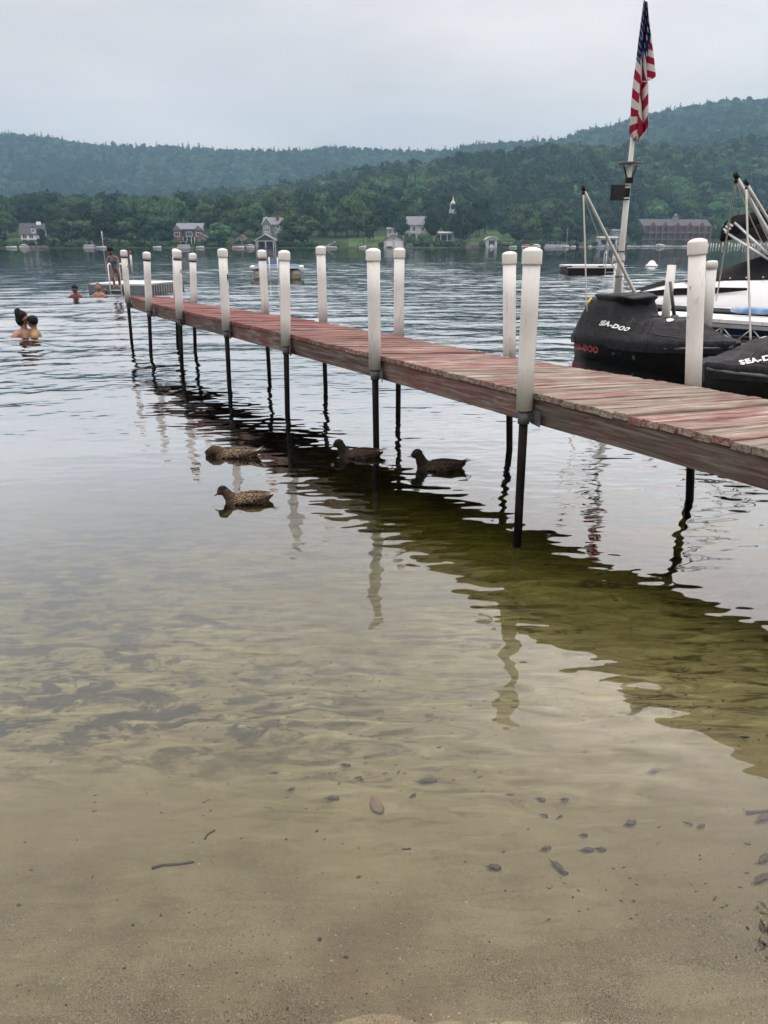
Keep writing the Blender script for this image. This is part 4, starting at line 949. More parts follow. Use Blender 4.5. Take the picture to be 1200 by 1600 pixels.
# ================================================================ THE DOCK
def wood_material(name, paint_amt, along='x', edge=False):
    """weathered timber with flaking oxblood paint; grain runs along local x"""
    t = NT(name)
    tc = t.n('ShaderNodeTexCoord'); oi = t.n('ShaderNodeObjectInfo')
    off = t.n('ShaderNodeVectorMath', operation='ADD')
    sc3 = t.n('ShaderNodeCombineXYZ')
    for k, f in zip('XYZ', (37.0, 91.0, 13.0)): t.l(t.math('MULTIPLY', oi.outputs['Random'], f), sc3.inputs[k])
    t.l(tc.outputs['Object'], off.inputs[0]); t.l(sc3.outputs[0], off.inputs[1])
    mp = t.n('ShaderNodeMapping'); mp.inputs['Scale'].default_value = (1, 1, 1); t.l(off.outputs[0], mp.inputs['Vector'])
    st = t.n('ShaderNodeMapping'); st.inputs['Scale'].default_value = (1.3, 22, 22); t.l(off.outputs[0], st.inputs['Vector'])
    grain = t.noise(st.outputs[0], 1.6, 6, 0.65, 0.6)
    st2 = t.n('ShaderNodeMapping'); st2.inputs['Scale'].default_value = (0.16, 3.5, 3.5); t.l(off.outputs[0], st2.inputs['Vector'])
    # cathedral figure: bent growth rings
    wv = t.n('ShaderNodeTexWave', wave_type='RINGS', rings_direction='Y'); wv.inputs['Scale'].default_value = 4.5; wv.inputs['Distortion'].default_value = 4.0
    wv.inputs['Detail'].default_value = 2; wv.inputs['Detail Scale'].default_value = 0.8; t.l(st2.outputs[0], wv.inputs['Vector'])
    ring = wv.outputs['Fac']
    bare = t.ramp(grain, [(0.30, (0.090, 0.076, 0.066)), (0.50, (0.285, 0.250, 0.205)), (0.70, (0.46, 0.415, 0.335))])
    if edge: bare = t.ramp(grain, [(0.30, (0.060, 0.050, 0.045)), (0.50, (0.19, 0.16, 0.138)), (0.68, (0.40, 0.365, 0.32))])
    bare = t.mix(t.math('MULTIPLY', t.ramp(ring, [(0.55, (0,) * 3), (0.9, (1,) * 3)]), 0.35), bare, (0.18, 0.14, 0.105))
    paint = t.ramp(grain, [(0.3, (0.090, 0.034, 0.033)), (0.6, (0.225, 0.092, 0.086)), (0.8, (0.30, 0.185, 0.170))])
    patch = t.noise(mp.outputs[0], 2.4, 5, 0.6, 0.3)
    m = t.math('ADD', t.math('MULTIPLY', patch, 1.0), t.math('MULTIPLY', grain, -0.75))
    m = t.math('ADD', m, t.math('MULTIPLY', oi.outputs['Random'], 0.20))
    m = t.math('ADD', m, paint_amt if isinstance(paint_amt, (int, float)) else paint_amt)
    if not edge:                                            # the far half of the walk has kept more of its paint
        g = t.n('ShaderNodeNewGeometry'); sx = t.n('ShaderNodeSeparateXYZ'); t.l(g.outputs['Position'], sx.inputs[0])
        mr = t.n('ShaderNodeMapRange'); mr.inputs['From Min'].default_value = 5.0; mr.inputs['From Max'].default_value = 10.0; mr.inputs['To Min'].default_value = -0.02; mr.inputs['To Max'].default_value = 0.34
        t.l(sx.outputs['Y'], mr.inputs['Value']); m = t.math('ADD', m, mr.outputs[0])
    fac = t.ramp(m, [(0.20, (0.04,) * 3), (0.50, (0.95,) * 3)])
    c = t.mix(fac, bare, paint)
    if edge: c = t.mix(t.math('MULTIPLY', t.ramp(ring, [(0.50, (0,) * 3), (0.62, (1,) * 3), (0.74, (0,) * 3)]), t.ramp(patch, [(0.38, (0.15,) * 3), (0.60, (0.85,) * 3)])), c, (0.33, 0.25, 0.215))
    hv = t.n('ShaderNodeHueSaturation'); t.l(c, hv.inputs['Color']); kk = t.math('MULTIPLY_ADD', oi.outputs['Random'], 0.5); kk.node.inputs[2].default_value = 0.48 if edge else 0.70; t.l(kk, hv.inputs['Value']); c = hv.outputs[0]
    crack = t.ramp(t.noise(st.outputs[0], 3.1, 4, 0.7, 0.8), [(0.31, (0.85,) * 3), (0.38, (0,) * 3)])
    c = t.mix(crack, c, (0.022, 0.018, 0.016))
    spots = t.ramp(t.noise(mp.outputs[0], 9.0, 4, 0.7), [(0.66, (0,) * 3), (0.74, (0.6,) * 3)])
    c = t.mix(spots, c, (0.05, 0.045, 0.04))
    return t.pbsdf(c, 0.78, 0.25, 0, grain, 0.5, 0.004)
M_PLANK = wood_material('weathered_plank', 0.10)
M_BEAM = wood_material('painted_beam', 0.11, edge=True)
def pvc_material():
    t = NT('white_pvc_pipe')
    v = t.coords('Object', (1, 1, 0.35)); oi = t.n('ShaderNodeObjectInfo')
    off = t.n('ShaderNodeVectorMath', operation='ADD'); cx = t.n('ShaderNodeCombineXYZ')
    for k in 'XYZ': t.l(t.math('MULTIPLY', oi.outputs['Random'], 23.0), cx.inputs[k])
    t.l(v, off.inputs[0]); t.l(cx.outputs[0], off.inputs[1]); v = off.outputs[0]
    c = t.ramp(t.noise(v, 3.5, 5), [(0.35, (0.60, 0.59, 0.565)), (0.60, (0.74, 0.735, 0.715))])
    c = t.mix(t.ramp(t.noise(v, 16, 6, 0.7, 1.2), [(0.58, (0,) * 3), (0.70, (0.6,) * 3)]), c, (0.34, 0.29, 0.21))
    st = t.n('ShaderNodeMapping'); st.inputs['Scale'].default_value = (9, 9, 0.7); t.l(v, st.inputs['Vector'])
    c = t.mix(t.ramp(t.noise(st.outputs[0], 2.0, 4, 0.6), [(0.57, (0,) * 3), (0.68, (0.5,) * 3)]), c, (0.40, 0.36, 0.28))
    c = t.mix(t.ramp(t.noise(v, 45, 3, 0.6), [(0.70, (0,) * 3), (0.76, (0.7,) * 3)]), c, (0.12, 0.10, 0.08))
    return t.pbsdf(c, 0.42, 0.4)
M_PVC = pvc_material()
M_CAP = mat('white_pvc_cap', (0.72, 0.72, 0.70), 0.4, (0.61, 0.605, 0.575), 6)
M_GALV = mat('galvanised_steel', (0.13, 0.14, 0.145), 0.55, (0.07, 0.075, 0.08), 14, metal=0.3)
M_PIPE = mat('rusty_dark_pipe', (0.020, 0.016, 0.014), 0.75, (0.008, 0.007, 0.007), 18, spec=0.08, stretch=(1, 1, 0.25))
M_BAND = mat('dark_red_band', (0.16, 0.03, 0.03), 0.6, (0.05, 0.02, 0.02), 30)
M_SOOT = mat('dark_scuff', (0.05, 0.048, 0.045), 0.7, (0.02, 0.02, 0.02), 30)

DECK_Z = 0.79
NEAR = [(0.86, 4.60), (-0.07, 6.20), (-0.98, 7.72), (-1.86, 9.15), (-2.78, 10.62), (-3.55, 11.88), (-4.45, 13.60)]
FAR = [(2.02, 4.90), (1.03, 6.24), (0.15, 7.72), (-0.74, 9.18), (-1.58, 10.34), (-2.95, 12.25), (-3.58, 13.35)]
def ext(pts, n):
    d = Vector(pts[0]) - Vector(pts[2]); d /= 2
    return [tuple(Vector(pts[0]) + d * k) for k in range(n, 0, -1)] + pts
NE, FE = ext(NEAR, 3), ext(FAR, 3)                          # three more sections run ashore beside the camera
NSEC = len(NE) - 1
def along(pts, s):
    i = min(int(s), len(pts) - 2); return Vector(pts[i]).lerp(Vector(pts[i + 1]), s - i)
dock = thing('dock', 'long plank dock with flaking dark red paint and white capped posts', 'dock', (NEAR[3][0], NEAR[3][1], 0))
D0 = Vector((NEAR[3][0], NEAR[3][1], 0))
Rd = random.Random(5)
# deck planks, each its own board
s = 0.0; n_plank = 0
while s < NSEC - 0.02:
    a, b_ = along(NE, s), along(FE, s); seg = (along(NE, min(s + 0.5, NSEC)) - a).length / (min(s + 0.5, NSEC) - s)
    w = 0.104 * Rd.uniform(0.93, 1.07); ds = w / seg; s2 = min(s + ds, NSEC)
    a2, b2 = along(NE, s2), along(FE, s2)
    a, b_, a2, b2 = [Vector((p.x, p.y, 0)) for p in (a, b_, a2, b2)]
    c = (a + b_ + a2 + b2) / 4; ax = ((b_ + b2) - (a + a2)); ln = ax.length / 2; ax.normalize(); ay = Vector((-ax.y, ax.x, 0))
    gap = Rd.uniform(0.006, 0.013); ea, eb = (a2 - a).normalized(), (b2 - b_).normalized()
    na, nb2 = a + ea * gap / 2 + ax * (0.055 + Rd.uniform(-0.006, 0.003)), a2 - ea * gap / 2 + ax * (0.055 + Rd.uniform(-0.006, 0.003))
    fa, fb = b_ + eb * gap / 2 - ax * 0.07, b2 - eb * gap / 2 - ax * 0.07
    z1 = Rd.uniform(-0.004, 0.004); cup = Rd.uniform(-0.002, 0.002); th = 0.036; tilt = Rd.uniform(-0.002, 0.002)
    m = MB(); rows = []
    for k in range(6):
        q = k / 5; bow = 0.003 * math.sin(math.pi * q) * Rd.choice((-1, 1))
        e = Rd.uniform(-0.0012, 0.0012)
        p0, p1 = na.lerp(fa, q) - c + ea * e, nb2.lerp(fb, q) - c - ea * e
        L2 = lambda f: (p0.lerp(p1, f).dot(ax), p0.lerp(p1, f).dot(ay))
        rows.append([L2(0) + (z1 - th,), L2(1) + (z1 - th,), L2(1) + (z1 - 0.004 + bow + tilt,), L2(0.94) + (z1 + bow + cup + tilt,), L2(0.5) + (z1 + bow - cup,), L2(0.06) + (z1 + bow + cup - tilt,), L2(0) + (z1 - 0.004 + bow - tilt,)])
    m.loft(rows, smooth=False)
    o = m.build('deck_plank', M_PLANK, dock)
    o.location = Vector((c.x, c.y, DECK_Z + Rd.uniform(-0.003, 0.002))) - D0
    o.rotation_euler = (0, 0, math.atan2(ax.y, ax.x)); n_plank += 1
    s = s2
print('planks', n_plank)
# side beams and cross beams
def beam(p, q, z0, z1, th, name, ins=0.0, mt=None):
    p, q = Vector((p[0], p[1], 0)), Vector((q[0], q[1], 0)); d = q - p; L_ = d.length - 0.012
    rows = []
    for k in range(9):
        x = -L_ / 2 + L_ * k / 8; j = 0.003 * math.sin(k * 1.7 + p.x)
        rows.append([(x, -th / 2 + j, z0), (x, th / 2 + j, z0), (x, th / 2 + j, z1), (x, -th / 2 + j, z1)])
    o = MB().loft(rows, smooth=False).build(name, mt or M_BEAM, dock)
    mid = (p + q) / 2; o.location = mid - D0; o.rotation_euler = (0, 0, math.atan2(d.y, d.x)); return o
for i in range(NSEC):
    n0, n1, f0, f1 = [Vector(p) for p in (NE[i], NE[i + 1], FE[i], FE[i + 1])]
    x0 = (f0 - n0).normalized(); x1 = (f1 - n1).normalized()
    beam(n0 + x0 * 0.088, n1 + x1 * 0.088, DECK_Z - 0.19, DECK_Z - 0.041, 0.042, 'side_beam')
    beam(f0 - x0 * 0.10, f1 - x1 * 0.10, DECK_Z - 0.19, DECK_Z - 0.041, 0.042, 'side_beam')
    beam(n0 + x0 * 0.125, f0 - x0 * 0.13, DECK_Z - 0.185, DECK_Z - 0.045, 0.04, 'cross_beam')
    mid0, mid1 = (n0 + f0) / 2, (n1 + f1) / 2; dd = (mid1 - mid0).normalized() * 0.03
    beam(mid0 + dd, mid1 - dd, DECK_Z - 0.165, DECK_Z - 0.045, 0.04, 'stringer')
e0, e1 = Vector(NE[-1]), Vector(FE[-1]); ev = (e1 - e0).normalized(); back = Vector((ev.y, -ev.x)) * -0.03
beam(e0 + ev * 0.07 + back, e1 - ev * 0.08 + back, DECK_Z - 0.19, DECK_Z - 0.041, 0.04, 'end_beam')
# posts: iron leg, clamp, white sleeve, cap
def post(base, top, z_sl, toward, band=False, far=False, marks=()):
    """base: (x,y) where the leg meets the water, top: world point of the cap"""
    B = Vector((base[0], base[1], 0)); T = Vector(top); ax = (T - B).normalized()
    zb = float(bed_z(np.array([B.x]), np.array([B.y]))[0]) - 0.25
    at_z = lambda z: B + ax * (z / ax.z)
    leg = MB().tube([at_z(zb) - D0, at_z(0.2) - D0, at_z(z_sl + 0.03) - D0], [0.027, 0.027, 0.028], 12).build('post', M_PIPE, dock)
    rs = 0.051
    p0, p1 = at_z(z_sl), T - ax * 0.065
    MB().tube([p0 - D0, p0.lerp(p1, 0.33) - D0, p0.lerp(p1, 0.66) - D0, p1 - D0], rs, 28).build('pipe_sleeve', M_PVC, leg)
    rot = ax.to_track_quat('Z', 'Y').to_matrix()
    prof = [(rs + 0.001, -0.012), (0.0575, -0.011), (0.0585, -0.004), (0.0585, 0.060), (0.0565, 0.066), (0.043, 0.076), (0.02, 0.083), (0.002, 0.084)]
    m = MB().lathe(prof, n=28); m.v = [tuple(rot @ Vector(v) + (p1 - ax * 0.012) - D0) for v in m.v]; m.build('cap', M_CAP, leg)
    if band:
        m = MB().lathe([(rs + 0.003, 0), (rs + 0.0035, 0.028)], n=28); m.v = [tuple(rot @ Vector(v) + (p1 - ax * 0.062) - D0) for v in m.v]; m.build('band', M_BAND if band == 1 else M_SOOT, leg)
    for (ang, h, w_, hh) in marks:                        # dark rub marks and dents on the sleeve
        m = MB()
        for k in range(5):
            a0 = ang + w_ / rs * (k / 4 - 0.5); zc = h + 0.006 * math.sin(k * 2.2)
            for zz in (zc - hh / 2 * (1 - abs(k - 2) / 3), zc + hh / 2 * (1 - abs(k - 2) / 3)):
                m.v.append(tuple(rot @ Vector(((rs + 0.0012) * math.cos(a0), (rs + 0.0012) * math.sin(a0), zz)) + p0 - D0))
        m.f = [(2 * k, 2 * k + 2, 2 * k + 3, 2 * k + 1) for k in range(4)]; m.m = [0] * 4; m.sm = [False] * 4
        m.build('scuff', M_SOOT, leg)
    # clamp: collar below the sleeve with a flange plate screwed to the beam
    c0 = at_z(z_sl - 0.085); c1 = at_z(z_sl - 0.004)
    k = MB().tube([c0 - D0, c1 - D0], 0.037, 16); tv = Vector((toward[0], toward[1], 0)).normalized(); sv = Vector((-tv.y, tv.x, 0))
    cc = (c0 + c1) / 2 - D0 + tv * 0.05
    dx = sv * 0.055; 
    def bx(cn, hx, hy, hz_):
        ps = []
        for zz in (-hz_, hz_):
            for (i, j) in ((-1, -1), (1, -1), (1, 1), (-1, 1)): ps.append(cn + sv * hx * i + tv * hy * j + Vector((0, 0, zz)))
        k.hexa(ps)
    bx(cc + sv * (-0.055) + tv * 0.004, 0.060, 0.004, 0.042); bx(cc - tv * 0.022, 0.02, 0.03, 0.03)
    for q in (-0.085, -0.03): k.ball(tuple(cc + sv * q - tv * 0.002), 0.007, 6)
    k.build('clamp', M_GALV, leg)
near_top = [(832, 388), (583, 389), (444, 392), (347.5, 389), (276.5, 391), (229, 394), (193, 391)]
near_mid = [(819, 640), (586, 577), (447, 540), (354, 517), (281, 497), (233, 487), (200, 470)]
far_top = [(1090, 374), (796, 394), (624, 388), (501, 385), (409, 391), (301, 396), (274, 389)]
for i, (x, y) in enumerate(NEAR):
    top = aty(*near_top[i], y); ms = aty(*near_mid[i], y); d = top - ms
    base = ms - d * (ms.z / d.z); tw = Vector(FAR[i]) - Vector(NEAR[i])
    post((base.x, base.y), top, 0.685, tw, {6: 1, 4: 1, 5: 2, 3: 0}.get(i, 0), marks={4: ((-2.0, 0.62, 0.02, 0.07),), 3: ((-1.9, 0.60, 0.03, 0.10), (-1.6, 0.45, 0.02, 0.04)), 6: ((-1.8, 0.6, 0.02, 0.05),)}.get(i, ()))
far_mid = [(1083, 602), (796, 557), (623, 522), (505, 500), (415, 490), (303, 472), (276, 471)]
for i, (x, y) in enumerate(FAR):
    top = aty(*far_top[i], y); ms = aty(*far_mid[i], y); d = top - ms
    base = ms - d * (ms.z / d.z); tw = Vector(NEAR[i]) - Vector(FAR[i])
    post((base.x, base.y), top, 0.70, tw, {4: 1, 5: 2}.get(i, 0), marks={0: ((-1.1, 0.70, 0.006, 0.03), (-1.3, 0.52, 0.016, 0.006)), 2: ((-1.6, 0.09, 0.03, 0.04),), 1: ((-1.5, 0.25, 0.02, 0.01),)}.get(i, ()))
# ================================================================ AFLOAT AND AT THE DOCK
def remesh(mb, vox, smooth_it=4, fac=0.5):
    """grow one continuous skin round overlapping shapes"""
    me = mb.mesh('tmp'); o = bpy.data.objects.new('tmp', me); C.objects.link(o)
    m = o.modifiers.new('r', 'REMESH'); m.mode = 'VOXEL'; m.voxel_size = vox; m.use_smooth_shade = True
    if smooth_it: s = o.modifiers.new('s', 'SMOOTH'); s.iterations = smooth_it; s.factor = fac
    dg = bpy.context.evaluated_depsgraph_get(); ev = o.evaluated_get(dg)
    out = bpy.data.meshes.new_from_object(ev); bpy.data.objects.remove(o); bpy.data.meshes.remove(me)
    out.polygons.foreach_set('use_smooth', [True] * len(out.polygons)); return out
def chain(mb, pts, n=7):
    """tapering limb through (x,y,z,r) points"""
    P = []
    for (a, b) in zip(pts[:-1], pts[1:]):
        L_ = math.dist(a[:3], b[:3]); k = max(2, int(L_ / (0.55 * min(a[3], b[3])) + 1))
        P += [tuple(lerp(a[j], b[j], i / k) for j in range(4)) for i in range(k)]
    P.append(pts[-1])
    mb.tube([p[:3] for p in P], [p[3] for p in P], 10)
    for p in (pts if len(pts) < 12 else pts[::1]): mb.ball(p[:3], p[3] * 0.99, 8)
    return mb
def text_mesh(body, size, shear=0.0, weight=0.0, sub=2, sx=1.0):
    cu = bpy.data.curves.new('txt', 'FONT'); cu.body = body; cu.size = size; cu.shear = shear; cu.offset = weight; cu.align_x = 'CENTER'; cu.align_y = 'CENTER'; cu.resolution_u = 3; cu.space_character = 1.12
    o = bpy.data.objects.new('txt', cu); C.objects.link(o)
    dg = bpy.context.evaluated_depsgraph_get(); me = bpy.data.meshes.new_from_object(o.evaluated_get(dg)); bpy.data.objects.remove(o)
    bm = bmesh.new(); bm.from_mesh(me); bmesh.ops.remove_doubles(bm, verts=bm.verts, dist=1e-5); bmesh.ops.triangulate(bm, faces=bm.faces)
    for _ in range(sub): bmesh.ops.subdivide_edges(bm, edges=[e for e in bm.edges if e.calc_length() > size * 0.12], cuts=1); bmesh.ops.triangulate(bm, faces=bm.faces)
    v = [(p.co.x * sx, p.co.y) for p in bm.verts]; f = [tuple(q.index for q in g.verts) for g in bm.faces]; bm.free(); return v, f
def lay_text(target_me, vf, origin, xdir, ydir, ndir, off=0.006):
    """press flat lettering onto a surface: each point travels along -ndir until it meets the mesh"""
    bv = BVHTree.FromPolygons([v.co[:] for v in target_me.vertices], [p.vertices[:] for p in target_me.polygons])
    O, X, Y, N = Vector(origin), Vector(xdir).normalized(), Vector(ydir).normalized(), Vector(ndir).normalized(); vs = []
    for (a, b) in vf[0]:
        p = O + X * a + Y * b + N * 1.0; hit = bv.ray_cast(p, -N)
        vs.append((hit[0] + N * off) if hit[0] is not None else O + X * a + Y * b)
    return MB().add(vs, vf[1])

# ---------------------------------------------------------------- covered water scooters
def cover_material():
    t = NT('black_scooter_cover'); v = t.coords('Object')
    w = t.noise(v, 5.0, 5, 0.6, 1.5); f = t.noise(v, 160, 2)
    st = t.n('ShaderNodeMapping'); st.inputs['Scale'].default_value = (3.0, 9, 2.5); t.l(v, st.inputs['Vector']); cr = t.noise(st.outputs[0], 1.6, 4, 0.6, 2.2)
    c = t.ramp(w, [(0.35, (0.008, 0.0085, 0.010)), (0.65, (0.016, 0.017, 0.020))])
    rd = t.math('SUBTRACT', 1.0, t.math('ABSOLUTE', t.math('SUBTRACT', t.math('MULTIPLY', cr, 4.0), 2.0)), clamp=True)
    h = t.math('ADD', t.math('ADD', t.math('MULTIPLY', cr, 0.012), t.math('MULTIPLY', t.math('POWER', rd, 3.0), 0.007)), t.math('MULTIPLY', f, 0.0004))
    return t.pbsdf(c, 0.45, 0.18, 0, h, 0.9, 1.0)
M_COVER = cover_material()
M_SHELL = mat('black_gelcoat', (0.006, 0.006, 0.007), 0.30, (0.010, 0.010, 0.011), 4, spec=0.35)
M_PRINTW = mat('white_print', (0.72, 0.72, 0.72), 0.6, (0.62, 0.62, 0.62), 20)
M_PRINTR = mat('red_print', (0.42, 0.055, 0.05), 0.55, (0.34, 0.045, 0.04), 20)
M_GREYP = mat('grey_bumper', (0.10, 0.105, 0.11), 0.5, (0.07, 0.075, 0.08), 8)
M_YELLOW = mat('yellow_tag', (0.62, 0.42, 0.04), 0.6, (0.5, 0.34, 0.03), 20)
def scooter(loc, rz, label, group):
    r = thing('water_scooter', label, 'water scooter', loc, rz, group)
    # hull
    st = [(-1.22, .36, -.02, .30), (-1.17, .44, -.14, .31), (-.8, .52, -.2, .33), (0, .55, -.22, .34), (.6, .50, -.2, .36), (1.0, .38, -.12, .40), (1.25, .20, .05, .42), (1.38, .06, .22, .44)]
    rings = []
    for x, w, zb, zr in st:
        rings.append([(x, -w, zr), (x, -w * 1.02, zr - .06), (x, -w * .92, zr - .10), (x, -w * .86, lerp(zb, zr, .30)), (x, 0, zb), (x, w * .86, lerp(zb, zr, .30)), (x, w * .92, zr - .10), (x, w * 1.02, zr - .06), (x, w, zr)])
    hull = MB().loft(rings).build('hull', M_SHELL, r)
    bp = MB()
    for s in (-1, 1): bp.tube([(x, s * w * 1.02, zr - .03) for x, w, zb, zr in st], 0.022, 8)
    bp.build('bumper', M_GREYP, r)
    for s in (-1, 1):
        b = MB()
        for k in range(4): b.box((-0.25 + k * 0.13, s * 0.478, 0.13), (0.045, 0.012, 0.10), (s * -0.25, 0, 0))
        b.build('vent', M_GREYP, hull)
    # cover: stations of half width, shoulder width, rub height, top height
    cs = [(-1.24, .40, .26, .30, .46), (-1.17, .46, .32, .31, .62), (-1.02, .53, .37, .33, .82), (-.88, .555, .40, .34, .915), (-.55, .57, .405, .36, .935), (-.38, .575, .38, .365, .90), (-.24, .575, .30, .37, .72), (-.10, .575, .27, .37, .655), (.10, .57, .26, .37, .65), (.28, .56, .24, .38, .69), (.42, .545, .23, .39, .705), (.60, .515, .22, .40, .68), (.85, .44, .19, .42, .58), (1.08, .33, .14, .43, .51), (1.27, .20, .08, .44, .475), (1.40, .06, .03, .45, .46)]
    rings = []; NS = 13; rr = random.Random(3)
    fine = []
    for (a, b) in zip(cs[:-1], cs[1:]):
        for k in range(4): fine.append(tuple(lerp(p, q, (k / 4)) for p, q in zip(a, b)))
    fine.append(cs[-1])
    for i, (x, w, tw, zr, zt) in enumerate(fine):
        ring = []
        prof = [(w * 1.01, zr - (.09 if x < -.3 else .13)), (w * 1.055, zr - .02), (w * 1.02, zr + .035), (lerp(w, tw, .35), lerp(zr, zt, .38)), (lerp(w, tw, .75), lerp(zr, zt, .74)), (tw, lerp(zr, zt, .92)), (tw * .55, lerp(zr, zt, .985)), (0, zt)]
        for s in (1, -1):
            for j, (y, z) in enumerate(prof if s > 0 else prof[-2::-1]):
                fold = 0.005 * math.sin(x * 17 + y * 9 * s) * (1 if 2 <= j <= 5 else .3) + 0.006 * math.sin(x * 41 + z * 23)
                ring.append((x + fold * .5, s * (y + fold), z + fold * .6))
        rings.append(ring)
    cv = MB().loft(rings, closed=False, cap=False)
    n = len(rings[0]); 
    cv.f.append(tuple(range(n))); cv.m.append(0); cv.sm.append(False)
    cover = cv.build('cover', M_COVER, r); cme = cover.data
    # flared bag over the handlebar and windscreen
    hb = []
    for k, (z, hx0, hx1, hy) in enumerate(((.55, -.20, .34, .28), (.70, -.20, .27, .31), (.80, -.22, .30, .36), (.89, -.25, .35, .405), (.945, -.27, .39, .42), (.965, -.25, .36, .40), (.970, -.12, .18, .30))):
        ring = []
        for j in range(24):
            a = 2 * math.pi * j / 24; ca, sa = math.cos(a), math.sin(a); e = 0.55
            x = -.62 + (hx1 if ca > 0 else -hx0) * abs(ca) ** e * (1 if ca > 0 else -1); y = hy * abs(sa) ** e * (1 if sa > 0 else -1)
            wob = 1 + .03 * math.sin(j * 2.6 + k)
            ring.append((x * wob, y * wob, z + .012 * math.sin(j * 1.3) * (k > 2) - (0.03 * abs(ca) if k > 3 else 0)))
        hb.append(ring)
    MB().loft(hb).build('handlebar_cover', M_COVER, r)
    tg = MB().add([(-.88, .39, .89), (-.97, .40, .84), (-.95, .35, .92), (-.90, .43, .83)], [(0, 1, 2), (0, 3, 1), (0, 2, 3), (1, 3, 2)]); tg.v = [(x, -y, z) for x, y, z in tg.v]; tg.build('tag', M_YELLOW, r)
    # lettering both sides and badge on the hood
    for s in (-1, 1):
        vf = text_mesh('SEA-DOO', 0.094, 0.28, 0.0045, 2, 1.12)
        lay_text(cme, vf, (-.30 if s < 0 else .86, s * (.45 if s < 0 else .28), .52), (-s, 0, 0) if s > 0 else (1, 0, 0), (0, -s * .55, .83), (0, s * .83, .55), .010).build('lettering', M_PRINTW, cover)
        vf2 = text_mesh('SEA-DOO', 0.125, 0.0, 0.008, 1, 1.1)
        lay_text(hull.data, vf2, (-.88, s * .5, .17), (-s, 0, 0) if s > 0 else (1, 0, 0), (0, -s * .1, 1), (0, s * 1, .1), .008).build('hull_lettering', M_PRINTR, hull)
    def disc(r0, r1, n=18):
        v = [(q * math.cos(2 * math.pi * k / n), q * math.sin(2 * math.pi * k / n)) for q in (r0, r1) for k in range(n)]
        return v, [(k, (k + 1) % n, n + (k + 1) % n, n + k) for k in range(n)]
    for s in (-1,):
        lay_text(cme, disc(.017, .045), (.46, s * .20, .66), (1, 0, 0), (0, .75, .65), (0, s * .65, .75), .007).build('badge', M_PRINTW, cover)
        lay_text(cme, ([(a * .03 - .002, b * .02 - .01) for a, b in disc(.2, 1)[0]], disc(.2, 1)[1]), (.46, s * .20, .66), (1, 0, 0), (0, .75, .65), (0, s * .65, .75), .008).build('badge_mark', M_PRINTW, cover)
    # piped seams outlining the hood panel
    bv = BVHTree.FromPolygons([v.co[:] for v in cme.vertices], [p.vertices[:] for p in cme.polygons])
    def on(x, y, z, N):
        h_ = bv.ray_cast(Vector((x, y, z)) + Vector(N) * 1.0, -Vector(N)); return tuple(h_[0] + Vector(N) * .002) if h_[0] is not None else (x, y, z)
    for s in (-1, 1):
        N = Vector((0, s * .6, .8)); path = [(.30, .05, .66), (.22, .30, .6), (.30, .44, .5), (.55, .44, .48), (.85, .36, .46), (.98, .2, .5), (.80, .06, .55)]
        pp = []
        for a, b in zip(path[:-1], path[1:]):
            for k in range(5): pp.append(on(lerp(a[0], b[0], k / 5), s * lerp(a[1], b[1], k / 5), lerp(a[2], b[2], k / 5), N))
        MB().tube(pp, .007, 6).build('seam', M_SHELL, cover)
        MB().tube([on(-.14, s * y, .6, (0, s * .5, .87)) for y in (.02, .12, .22, .32, .42, .5)], .006, 6).build('seam', M_SHELL, cover)
    return r
GRP = 'covered water scooters beside the dock'
j1a, j1b = Vector((3.24, 12.15, 0)), Vector((4.46, 9.9, 0))
sc1 = scooter(tuple((j1a + j1b) / 2), math.atan2((j1b - j1a).y, (j1b - j1a).x), 'water scooter under a black cover, whole craft in view beyond the dock', GRP)
sc2 = dup(sc1, (4.80, 8.66, -0.03), math.pi + 0.28, 'water scooter under a black cover, cut off by the right edge')

# ---------------------------------------------------------------- aluminium float dock with truss side
M_DECKW = mat('white_deck_panel', (0.74, 0.74, 0.72), 0.55, (0.62, 0.62, 0.60), 5)
M_FLOAT = mat('dark_float', (0.020, 0.021, 0.024), 0.6, (0.030, 0.031, 0.033), 3)
T0, T1 = Vector((4.12, 12.45, 0)), Vector((7.55, 9.1, 0)); td = (T1 - T0).normalized(); tn = Vector((td.y, -td.x, 0))  # tn: away to the right/back
if tn.y < 0: tn = -tn
tl = (T1 - T0).length
tr_ = thing('floating_dock', 'floating dock with white deck and aluminium truss side behind the scooters', 'dock', T0, math.atan2(td.y, td.x))
def side(y): return y   # local: x along, +y = away from the camera
loc_n = 1.0 if Vector((-td.y, td.x, 0)).dot(tn) > 0 else -1.0
for k in range(int(tl / 0.62) + 1):
    MB().box((0.31 + k * 0.62, loc_n * 0.45, 0.565), (0.612, 0.92, 0.05)).build('deck_panel', M_DECKW, tr_)
LL = (int(tl / 0.62) + 1) * 0.62
b = MB(); b.box((LL / 2, 0, 0.50), (LL, 0.05, 0.05)); b.box((LL / 2, 0, 0.26), (LL, 0.04, 0.035)); b.build('rail', M_ALU, tr_)
b = MB(); b.box((LL / 2, loc_n * 0.9, 0.50), (LL, 0.05, 0.05)); b.box((LL / 2, loc_n * 0.9, 0.26), (LL, 0.04, 0.035)); b.build('rail', M_ALU, tr_)
nx_ = int(LL / 0.21)
for k in range(nx_):
    x0, x1 = LL * k / nx_, LL * (k + 1) / nx_
    MB().tube([(x0, 0, 0.27 if k % 2 else 0.49), (x1, 0, 0.49 if k % 2 else 0.27)], 0.011, 6).build('truss_bar', M_ALU, tr_)
for k in range(0, nx_ + 1, 6): MB().box((LL * k / nx_, 0.0, 0.38), (0.03, 0.03, 0.2)).build('truss_post', M_ALU, tr_)
b = MB()
for k in range(2):
    x0 = 0.35 + k * (LL / 2); b.box((x0 + LL / 4 - 0.2, loc_n * 0.45, 0.03), (LL / 2 - 0.3, 0.78, 0.40))
